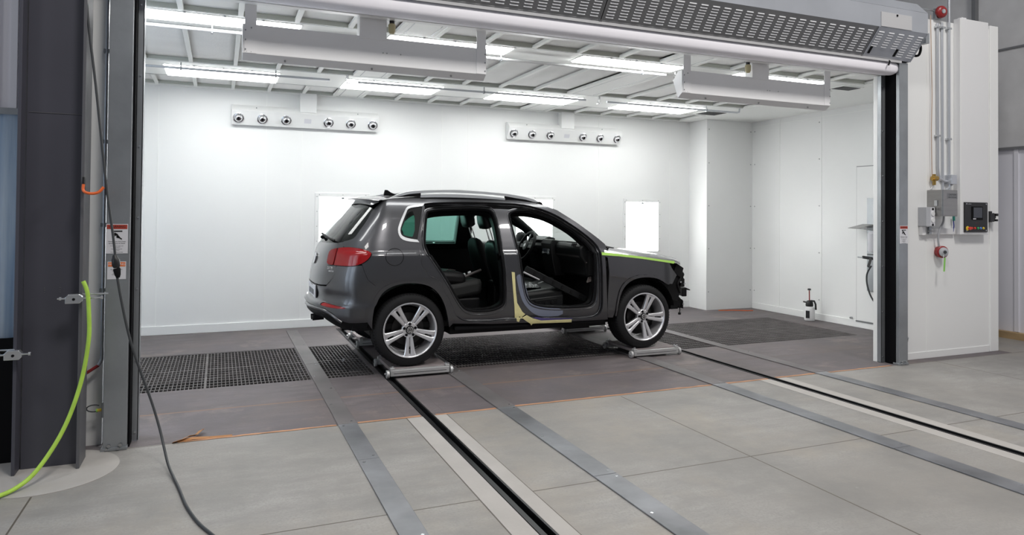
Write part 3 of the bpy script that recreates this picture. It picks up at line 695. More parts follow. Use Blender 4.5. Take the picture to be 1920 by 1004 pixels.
# warning signs on the posts
def sign(x0, x1, z0, z1, head, hm, lines, label, picto=True, y=5.1345):
    t = thing('warning_sign', ((x0+x1)/2, y, z0), label, 'sign')
    MB().box(x0, x1, y-.002, y, z0, z1).build('sheet', 'sign_white', t)
    w, h = x1-x0, z1-z0; e = y-.0025
    hh = .028
    MB().box(x0+.004, x1-.004, y-.003, y-.001, z1-.004-hh, z1-.004).build('heading_band', hm, t)
    text('heading', head, .020, ((x0+x1)/2, y-.003, z1-.004-hh/2), (1, 0, 0), (0, 0, 1), 'sign_white' if not picto else 'sign_ink', t, .0006)
    zz = z1-.042
    if picto:
        m = MB(); cx = (x0+x1)/2
        m.box(cx-.030, cx+.030, e-.0008, e, zz-.008, zz)
        def limb(a, b, r):
            a, b = Vector((cx+a[0], e-.0003, zz+a[1])), Vector((cx+b[0], e-.0003, zz+b[1])); d = (b-a); n = Vector((-d.z, 0, d.x)).normalized()*r
            m.add([a-n, b-n, b+n, a+n, a-n-Vector((0, .0008, 0)), b-n-Vector((0, .0008, 0)), b+n-Vector((0, .0008, 0)), a+n-Vector((0, .0008, 0))], [(0, 1, 2, 3), (7, 6, 5, 4), (0, 4, 5, 1), (1, 5, 6, 2), (2, 6, 7, 3), (3, 7, 4, 0)])
        limb((-.016, -.017), (.004, -.030), .0065); limb((-.010, -.022), (-.028, -.036), .003); limb((-.004, -.024), (-.022, -.044), .003)
        limb((.004, -.030), (.000, -.044), .0045); limb((.000, -.044), (.016, -.046), .0035); limb((.004, -.032), (.014, -.046), .0045); limb((.014, -.046), (.028, -.056), .0035)
        m.cyl((cx-.022, e-.0002, zz-.013), (cx-.022, e-.001, zz-.013), .0055, 12)
        m.build('pictogram', 'sign_ink', t)
        zz -= .066
    for k, (ln, sz) in enumerate(lines):
        text('wording', ln, sz, ((x0+x1)/2, y-.0022, zz-sz*.5), (1, 0, 0), (0, 0, 1), 'sign_ink', t, .0004); zz -= sz*1.25
    return t
body = [('Moving Door Can Cause', .0098), ('Serious Injury or Death', .0098), ('', .004), ('Do not stand or walk under', .0066), ('a moving door.', .0066), ('', .003), ('Keep the opening clear', .0066), ('at all times.', .0066), ('', .003), ('Do not remove this sign', .0070)]
sign(-.672, -.548, 1.268, 1.458, 'WARNING', 'sign_red', body, 'warning sign with red heading and falling figure, left door post')
sign(-.662, -.556, 1.102, 1.216, 'WARNING', 'sign_orange', [('', .004), ('Do not operate door', .0078), ('when damaged.', .0078), ('', .004), ('Call for service', .0070), ('before further use.', .0070)], 'small sign with orange heading, lower one on the left post', False)
sign(6.539, 6.658, 1.268, 1.455, 'WARNING', 'sign_red', body, 'white warning sign with a red heading on the right door post')
# ================================================================== LEFT FOREGROUND
cl = thing('steel_column', (-.93, 4.95, 0), 'dark grey steel I-beam column at the left edge', 'column')
MB().box(-1.07, -.765, 4.95, 4.962, .003, 6.0).build('web', 'column_paint', cl)
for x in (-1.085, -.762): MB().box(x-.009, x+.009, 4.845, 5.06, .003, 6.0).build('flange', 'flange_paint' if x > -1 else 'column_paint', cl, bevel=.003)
m = MB()
for x in (-.97, -.94):
    for z in (1.05, 1.03, .99): pass
for x in (-.965, -.885):
    for z in (1.075, 1.062, 1.049): m.cyl((x, 4.951, z), (x, 4.948, z), .004, 6)
m.build('rivet', 'flange_paint', cl)
MB().box(-1.06, -.775, 4.947, 4.951, 2.13, 2.134).build('weld_line', 'flange_paint', cl)
def clamp(x, z, lab, d):
    t = thing('beam_clamp', (x, 4.84, z), lab, 'clamp', 'flange clamps on the column')
    MB().prism_y([(x-.045, z-.026), (x+.030, z-.026), (x+.044, z-.010), (x+.044, z+.012), (x+.030, z+.030), (x-.028, z+.030), (x-.045, z+.012)], 4.80, 4.835).build('body', 'bolt_metal', t, bevel=.004)
    MB().cyl((x, 4.80, z), (x, 4.797, z), .008, 10).build('hole', 'rubber_black', t)
    r = MB(); r.cyl((x-.085, 4.815, z+.004), (x+d*.2+(.0 if d > 0 else -.0), 4.815, z+.004), .0055, 8)
    if d > 0: r.cyl((x, 4.87, z+.022), (x+.17, 4.87, z+.022), .0055, 8)
    else: r.cyl((x-.25, 4.815, z+.004), (x+.085, 4.815, z+.004), .0055, 8); r.cyl((x-.25, 4.84, z+.028), (x, 4.84, z+.028), .0055, 8)
    r.build('bolt', 'bolt_metal', t)
    n = MB(); e = x+d*.2 if d > 0 else x+.085
    n.cyl((e-.012, 4.815, z+.004), (e, 4.815, z+.004), .011, 6).cyl((x-.075, 4.815, z+.004), (x-.063, 4.815, z+.004), .011, 6)
    n.build('nut', 'bolt_metal', t)
    return t
clamp(-.790, 1.018, 'galvanized clamp on the right flange of the grey column, by the lime hose', .75)
clamp(-1.085, .706, 'galvanized clamp on the left flange of the grey column', -1)
hk = thing('hanging_hook', (-.75, 4.80, 1.68), 'orange coated hook on the right flange of the grey column', 'hook')
MB().box(-.757, -.745, 4.80, 4.845, 1.655, 1.745).build('bracket', 'black_plastic', hk, bevel=.003)
MB().tube(smooth_path([(-.748, 4.79, 1.70), (-.749, 4.785, 1.668), (-.735, 4.775, 1.652), (-.70, 4.77, 1.645), (-.665, 4.77, 1.655), (-.642, 4.775, 1.685)], 5), .0085, 8).build('arm', 'orange_vinyl', hk, smooth=60)
hose = [(-.741, 4.79, 1.125), (-.718, 4.785, 1.06), (-.708, 4.78, .95), (-.706, 4.775, .77), (-.742, 4.76, .52), (-.815, 4.72, .28), (-.915, 4.64, .10), (-1.00, 4.57, .028), (-1.10, 4.46, .018), (-1.30, 4.30, .018), (-1.6, 4.0, .018)]
tag(MB().tube(smooth_path(hose, 6), .0118, 10).build('lime_hose', 'lime', smooth=60), 'bright lime green hose hanging by the grey column down to the floor', 'hose')
cr = thing('extension_cord', (-.6, 4.86, 0), 'black extension cord hanging from above past the left post and across the floor', 'cord')
c1 = smooth_path([(-.835, 4.87, 3.8), (-.762, 4.86, 2.83), (-.705, 4.86, 2.31), (-.638, 4.86, 1.69), (-.600, 4.86, 1.40), (-.585, 4.86, 1.265)], 6)
c2 = smooth_path([(-.574, 4.86, 1.145), (-.551, 4.86, 1.01), (-.518, 4.86, .84), (-.478, 4.86, .68), (-.418, 4.86, .493), (-.371, 4.85, .353), (-.325, 4.81, .208), (-.292, 4.74, .098), (-.262, 4.62, .036), (-.222, 4.45, .012), (-.190, 4.296, .0085), (-.138, 4.011, .0085), (-.077, 3.785, .0085), (-.008, 3.61, .0085), (.12, 3.3, .0085)], 6)
MB().tube(c1, .0072, 8).build('upper_cable', 'cord_grey', cr, smooth=60)
MB().tube(c2, .0076, 8).build('lower_cable', 'cord_grey', cr, smooth=60)
MB().tube([(-.589, 4.858, 1.275), (-.586, 4.858, 1.258), (-.583, 4.858, 1.245), (-.579, 4.858, 1.21), (-.577, 4.858, 1.195)], [.010, .016, .022, .023, .016], 10).build('socket', 'black_plastic', cr, smooth=40)
MB().tube([(-.577, 4.858, 1.193), (-.575, 4.858, 1.185), (-.571, 4.858, 1.155), (-.568, 4.858, 1.135)], [.018, .021, .017, .010], 10).build('plug', 'rubber_black', cr, smooth=40)
cv = thing('wall_conduit', (-.70, 5.27, .5), 'thin grey conduit with a red end running down beside the left door post', 'conduit')
MB().tube([(-.702, 5.27, 3.2), (-.702, 5.27, .60)], .010, 8).tube(smooth_path([(-.702, 5.27, .62), (-.704, 5.265, .56), (-.720, 5.255, .53)], 4), .011, 8).build('pipe', 'conduit', cv, smooth=60)
MB().tube([(-.718, 5.255, .532), (-.80, 5.235, .478)], .010, 8).build('red_end', 'red', cv, smooth=60)
for z in (1.02, 1.45, 2.0, 2.6): MB().box(-.722, -.682, 5.262, 5.30, z-.012, z+.012).build('strap', 'galvanized', cv)
wl = thing('wire_loop', (-.72, 5.24, .25), 'small dark wire loop with a yellow-green plug low beside the left post', 'cable')
MB().tube([(-.735+.042*math.cos(a*math.pi/8), 5.22, .262+.022*math.sin(a*math.pi/8)) for a in range(2, 15)], .004, 6).build('wire', 'cord_grey', wl, smooth=60)
MB().cyl((-.715, 5.22, .246), (-.685, 5.22, .249), .010, 10).build('plug', 'yellow_btn', wl)
MB().cyl((-.722, 5.22, .245), (-.715, 5.22, .246), .012, 10).build('ring', 'lime_tag', wl)
MB().box(-.690, -.675, 5.20, 5.25, .20, .30).build('bracket', 'galvanized', wl, bevel=.003)
# ================================================================== RIGHT WALL FITTINGS
ec = thing('equipment_column', (7.86, 5.25, 1.355), 'tall white enclosure with a black control panel at its foot', 'cabinet')
MB().box(7.605, 8.085, 5.22, 5.30, 1.355, 3.78).build('body', 'white_gloss', ec, bevel=.006)
MB().box(7.66, 7.74, 5.24, 5.29, 3.78, 3.80).build('cap', 'white_gloss', ec, bevel=.003)
MB().box(7.61, 7.615, 5.217, 5.222, 1.36, 3.77).build('edge_seam', 'ceiling_white', ec)
cp = MB().box(7.656, 8.049, 5.208, 5.2195, 1.382, 1.718).build('control_panel', 'black_plastic', ec, bevel=.003)
MB().box(7.775, 7.955, 5.200, 5.208, 1.520, 1.672).build('screen_bezel', 'rubber_black', cp, bevel=.003)
MB().box(7.795, 7.940, 5.198, 5.201, 1.545, 1.660).build('screen', 'screen', cp)
MB().box(7.787, 7.835, 5.198, 5.201, 1.527, 1.537).build('screen_mark', 'sign_white', cp)
MB().lathe([(0, .025), (.005, .025), (.007, .016)], (7.703, 5.208, 1.425), (0, -1, 0), 20).build('emergency_collar', 'yellow_btn', cp)
MB().lathe([(0, .012), (.012, .012), (.014, .019), (.024, .018), (.027, .008)], (7.715, 5.204, 1.425), (.2, -1, 0), 20).build('emergency_button', 'red_btn', cp, smooth=40)
for x, mm in ((7.775, 'red_btn'), (7.825, 'red_btn'), (7.880, 'green_btn'), (7.925, 'blue_btn'), (7.972, 'yellow_btn')):
    MB().lathe([(0, .014), (.006, .014), (.007, .010), (.012, .009)], (x, 5.208, 1.427), (0, -1, 0), 16).build('button', mm, cp, smooth=40)
m = MB()
for x in (7.69, 8.02):
    for z in (1.40, 1.70): m.cyl((x, 5.208, z), (x, 5.205, z), .008, 8)
m.build('screw', 'bolt_metal', cp)
text('lettering', 'CONTROL', .012, (7.742, 5.2075, 1.698), (1, 0, 0), (0, 0, 1), 'grey_box', cp, .0004)
text('lettering', '- - -  - - -', .014, (7.865, 5.2075, 1.487), (1, 0, 0), (0, 0, 1), 'red_btn', cp, .0004)
ds = thing('disconnect_switch', (8.12, 5.22, 1.55), 'black rotary disconnect switch on the right side of the white enclosure', 'switch')
MB().box(8.085, 8.115, 5.20, 5.30, 1.495, 1.62).build('base', 'black_plastic', ds, bevel=.003)
MB().box(8.115, 8.165, 5.205, 5.28, 1.50, 1.60).cyl((8.165, 5.24, 1.555), (8.20, 5.24, 1.555), .030, 16).build('body', 'black_plastic', ds, bevel=.004)
MB().box(8.19, 8.225, 5.20, 5.275, 1.565, 1.595).box(8.19, 8.22, 5.20, 5.275, 1.505, 1.53).build('handle', 'black_plastic', ds, bevel=.003)
sb = thing('steel_enclosure', (7.3, 5.12, 1.56), 'stainless steel electrical box left of the control panel', 'electrical box')
MB().box(7.172, 7.412, 5.12, 5.30, 1.558, 1.845).build('box', 'stainless', sb, bevel=.005)
MB().box(7.178, 7.406, 5.115, 5.121, 1.564, 1.839).build('cover', 'stainless', sb, bevel=.002)
MB().box(7.238, 7.404, 5.1138, 5.1152, 1.748, 1.808).build('caution_plate', 'galvanized_dark', sb)
text('wording', 'CAUTION', .026, (7.321, 5.1136, 1.792), (1, 0, 0), (0, 0, 1), 'black_plastic', sb, .0004)
text('wording', 'HIGH VOLTAGE', .018, (7.321, 5.1136, 1.764), (1, 0, 0), (0, 0, 1), 'black_plastic', sb, .0004)
MB().obox((7.168, 5.19, 1.70), (.006, 0, 0), (0, .016, 0), (0, 0, .03)).build('side_latch', 'bolt_metal', sb)
pn = thing('switch_box', (7.12, 5.24, 1.44), 'grey box with two round white switches beside the steel box', 'switch')
MB().box(7.03, 7.163, 5.20, 5.30, 1.448, 1.655).build('box', 'grey_box', pn, bevel=.004)
MB().box(7.094, 7.160, 5.196, 5.201, 1.452, 1.650).build('face', 'sign_white', pn, bevel=.002)
for z in (1.585, 1.515): MB().cyl((7.126, 5.197, z), (7.126, 5.188, z), .028, 22).build('switch_button', 'white_gloss', pn, bevel=.002)
m = MB()
for z in (1.635, 1.464): m.box(7.110, 7.142, 5.194, 5.197, z-.011, z+.011)
m.build('marking', 'black_plastic', pn)
rw = thing('cable_raceway', (7.3, 5.27, 1.36), 'white cable raceway running under the switch box to the white enclosure', 'raceway')
MB().box(7.065, 7.59, 5.265, 5.30, 1.357, 1.425).box(7.045, 7.10, 5.255, 5.30, 1.35, 1.448).build('duct', 'white_gloss', rw, bevel=.004)
MB().box(7.13, 7.17, 5.24, 5.266, 1.36, 1.44).build('clip', 'galvanized', rw, bevel=.003)
MB().tube([(7.10, 5.235, 1.395), (7.19, 5.235, 1.392)], .005, 6).build('pin', 'steel', rw)
def conduit(pts, r, mm, label, straps=()):
    t = thing('conduit_pipe', pts[-1], label, 'conduit')
    MB().tube(pts, r, 10).build('pipe', mm, t, smooth=60)
    for z in straps: x = pts[0][0]; MB().box(x-.03, x+.03, 5.26, 5.30, z-.010, z+.010).build('strap', 'bolt_metal', t)
    return t
conduit([(7.315, 5.28, 3.70), (7.322, 5.28, 2.10)]+smooth_path([(7.325, 5.28, 2.08), (7.345, 5.28, 2.00), (7.40, 5.275, 1.955), (7.455, 5.27, 1.945)], 5), .014, 'conduit', 'conduit below the bell that bends right into the junction box', (3.66, 2.45))
conduit([(7.398, 5.288, 3.72), (7.41, 5.288, 1.85)], .014, 'conduit', 'middle straight conduit dropping into the steel electrical box', (3.66,))
conduit([(7.497, 5.275, 4.6), (7.50, 5.275, 2.02)], .014, 'conduit', 'right conduit rising past the bell above the wall top', (3.66, 2.42))
conduit(smooth_path([(7.205, 5.28, 3.78), (7.208, 5.275, 3.4), (7.222, 5.275, 2.9), (7.212, 5.275, 2.5), (7.222, 5.275, 2.0)], 5), .005, 'copper', 'thin copper line running down to the brass valve', ())
jb = thing('junction_box', (7.5, 5.24, 1.92), 'small grey junction box above the steel electrical box', 'junction box')
MB().box(7.455, 7.545, 5.215, 5.30, 1.915, 2.02).build('box', 'conduit', jb, bevel=.005)
MB().tube([(7.47, 5.25, 1.918), (7.47, 5.25, 1.845)], .012, 8).tube([(7.52, 5.25, 1.918), (7.40, 5.25, 1.845)], .010, 8).build('nipple', 'conduit', jb)
bv = thing('brass_valve', (7.24, 5.25, 1.94), 'brass valve at the end of the copper line', 'valve')
MB().cyl((7.215, 5.26, 1.975), (7.275, 5.26, 1.975), .030, 14).cyl((7.235, 5.26, 1.90), (7.235, 5.26, 2.02), .018, 10).cyl((7.20, 5.26, 1.965), (7.215, 5.26, 1.965), .016, 8).build('body', 'brass', bv, smooth=40)
MB().tube([(7.235, 5.27, 1.90), (7.215, 5.285, 1.855)], .006, 8).build('drain_line', 'white_gloss', bv, smooth=60)
hn = thing('alarm_horn', (7.36, 5.22, 1.16), 'red round alarm hanging from a grey flexible conduit', 'alarm')
MB().lathe([(0, .060), (.04, .066), (.07, .066), (.078, .055)], (7.355, 5.296, 1.165), (-.35, -1, 0), 28).build('housing', 'red', hn, smooth=40)
MB().lathe([(0, .052), (.012, .050), (.02, .030), (.024, .028)], (7.328, 5.220, 1.165), (-.35, -1, 0), 28).build('face', 'grey_box', hn, smooth=40)
MB().cyl((7.319, 5.196, 1.165), (7.317, 5.192, 1.165), .018, 16).build('centre', 'cord_grey', hn)
MB().tube(smooth_path([(7.335, 5.22, 1.558), (7.33, 5.225, 1.49), (7.28, 5.235, 1.40), (7.285, 5.25, 1.31), (7.31, 5.26, 1.23)], 6), .0105, 10).build('flexible_conduit', 'grey_box', hn, smooth=60)
tg = thing('inspection_tag', (7.30, 5.18, .95), 'green plastic tag hanging below the red alarm', 'tag')
MB().obox((7.295, 5.185, 1.03), (.012, 0, 0), (0, .0015, 0), (.006, 0, .075)).build('strip', 'lime_tag', tg)
MB().tube([(7.285, 5.19, 1.105), (7.29, 5.19, 1.125), (7.30, 5.20, 1.135)], .003, 6).build('tie', 'white_gloss', tg)
bw = thing('control_cable', (7.55, 5.26, 1.40), 'short blue cable with a teal cap beside the white enclosure', 'cable')
MB().tube([(7.560, 5.27, 1.52), (7.562, 5.265, 1.45), (7.556, 5.27, 1.385)], .006, 8).build('wire', 'blue_vinyl', bw, smooth=60)
MB().cyl((7.560, 5.265, 1.56), (7.560, 5.265, 1.51), .013, 10).build('cap', 'teal_cap', bw)
bl = thing('alarm_bell', (7.3, 5.2, 3.82), 'red alarm bell above the top of the right front wall', 'bell')
MB().lathe([(0, .060), (.008, .068), (.030, .066), (.044, .054), (.050, .028)], (7.33, 5.26, 3.82), (-.25, -1, -.05), 28).build('gong', 'red', bl, smooth=50)
MB().lathe([(0, .024), (.006, .024), (.008, .012)], (7.319, 5.212, 3.818), (-.25, -1, -.05), 16).build('centre', 'bolt_metal', bl)
MB().box(7.27, 7.36, 5.262, 5.30, 3.745, 3.86).box(6.98, 7.36, 5.285, 5.30, 3.83, 3.85).box(7.06, 7.08, 5.285, 5.30, 3.74, 3.85).build('bracket', 'galvanized', bl, bevel=.003)
st = thing('tie_wire', (6.87, 5.29, .2), 'small dark plug with a wire loop beside the right door post', 'cable')
MB().tube([(6.78+.072*math.cos(a*math.pi/8), 5.285, .245+.05*math.sin(a*math.pi/8)) for a in range(-1, 9)], .005, 6).build('wire', 'cord_grey', st, smooth=60)
MB().cyl((6.76, 5.29, .232), (6.80, 5.24, .225), .022, 12).build('plug', 'rubber_black', st, smooth=40)
MB().cyl((6.80, 5.285, .24), (6.845, 5.275, .245), .012, 10).build('sleeve', 'grey_box', st)
# ================================================================== THE CAR : body surface
XS=-0.15;NN=2.6;LR=1.16
WZ=[(.15,.80),(.28,.845),(.36,.885),(.45,.898),(.60,.903),(.80,.905),(.95,.902),(1.02,.897),(1.062,.890),(1.085,.872),(1.12,.859),(1.20,.830),(1.35,.772),(1.50,.695),(1.56,.655),(1.62,.60),(1.70,.52)]
XRZ=[(.15,-.50),(.25,-.56),(.33,-.68),(.40,-.78),(.44,-.825),(.48,-.848),(.565,-.846),(.61,-.80),(.65,-.792),(.745,-.803),(.81,-.80),(.90,-.785),(.98,-.762),(1.06,-.742),(1.15,-.705),(1.30,-.585),(1.51,-.392),(1.60,-.31),(1.70,-.2)]
def cub(T,z):
    if z<=T[0][0]:return T[0][1]
    if z>=T[-1][0]:return T[-1][1]
    n=len(T)
    for i in range(n-1):
        if z<=T[i+1][0]:break
    x0,y0=T[i];x1,y1=T[i+1];h=x1-x0
    def sl(k):
        if k==0:return (T[1][1]-T[0][1])/(T[1][0]-T[0][0])
        if k==n-1:return (T[-1][1]-T[-2][1])/(T[-1][0]-T[-2][0])
        a=(T[k][1]-T[k-1][1])/(T[k][0]-T[k-1][0]);b=(T[k+1][1]-T[k][1])/(T[k+1][0]-T[k][0])
        return 0 if a*b<=0 else 2*a*b/(a+b)
    m0,m1=sl(i),sl(i+1);t=(z-x0)/h
    return (2*t**3-3*t*t+1)*y0+(t**3-2*t*t+t)*h*m0+(-2*t**3+3*t*t)*y1+(t**3-t*t)*h*m1
def fx(x):
    return 1-.115*((x-1.9)/1.1)**2 if x>1.9 else 1.0
def halfw(x,z):
    W=cub(WZ,z)*fx(x)
    if x<XS:
        D=XS-cub(XRZ,z);u=(XS-x)/D
        if u>=1:return -1
        return W*(1-u**NN)**(1/NN)
    return W
# arc table on reference superellipse
_A=[]
def _tab():
    N=400;px=py=None;s=0
    for i in range(N+1):
        th=math.pi/2*(1-i/N)   # from side (pi/2) to rear centre (0)
        x=.62*max(0,math.cos(th))**(2/NN);y=.9*max(0,math.sin(th))**(2/NN)
        if px is not None:s+=math.hypot(x-px,y-py)
        px,py=x,y;_A.append([s,x/.62])
    for a in _A:a[0]/=s
_tab()
def g_of_u(u):   # u=(xs-x)/D  -> normalised arc
    lo,hi=0,len(_A)-1
    while hi-lo>1:
        m=(lo+hi)//2
        if _A[m][1]<u:lo=m
        else:hi=m
    a,b=_A[lo],_A[hi];t=(u-a[1])/max(1e-12,b[1]-a[1]);return a[0]+t*(b[0]-a[0])
def u_of_g(g):
    g=min(1,max(0,g));lo,hi=0,len(_A)-1
    while hi-lo>1:
        m=(lo+hi)//2
        if _A[m][0]<g:lo=m
        else:hi=m
    a,b=_A[lo],_A[hi];t=(g-a[0])/max(1e-12,b[0]-a[0]);return a[1]+t*(b[1]-a[1])
def SURF(s,z):
    if s>=XS:return (s,-cub(WZ,z)*fx(s),z)
    u=u_of_g((XS-s)/LR);D=XS-cub(XRZ,z)
    return (XS-D*u,-cub(WZ,z)*max(0,1-u**NN)**(1/NN),z)
def s_of_xz(x,z):
    if x>=XS:return x
    D=XS-cub(XRZ,z);return XS-LR*g_of_u((XS-x)/D)

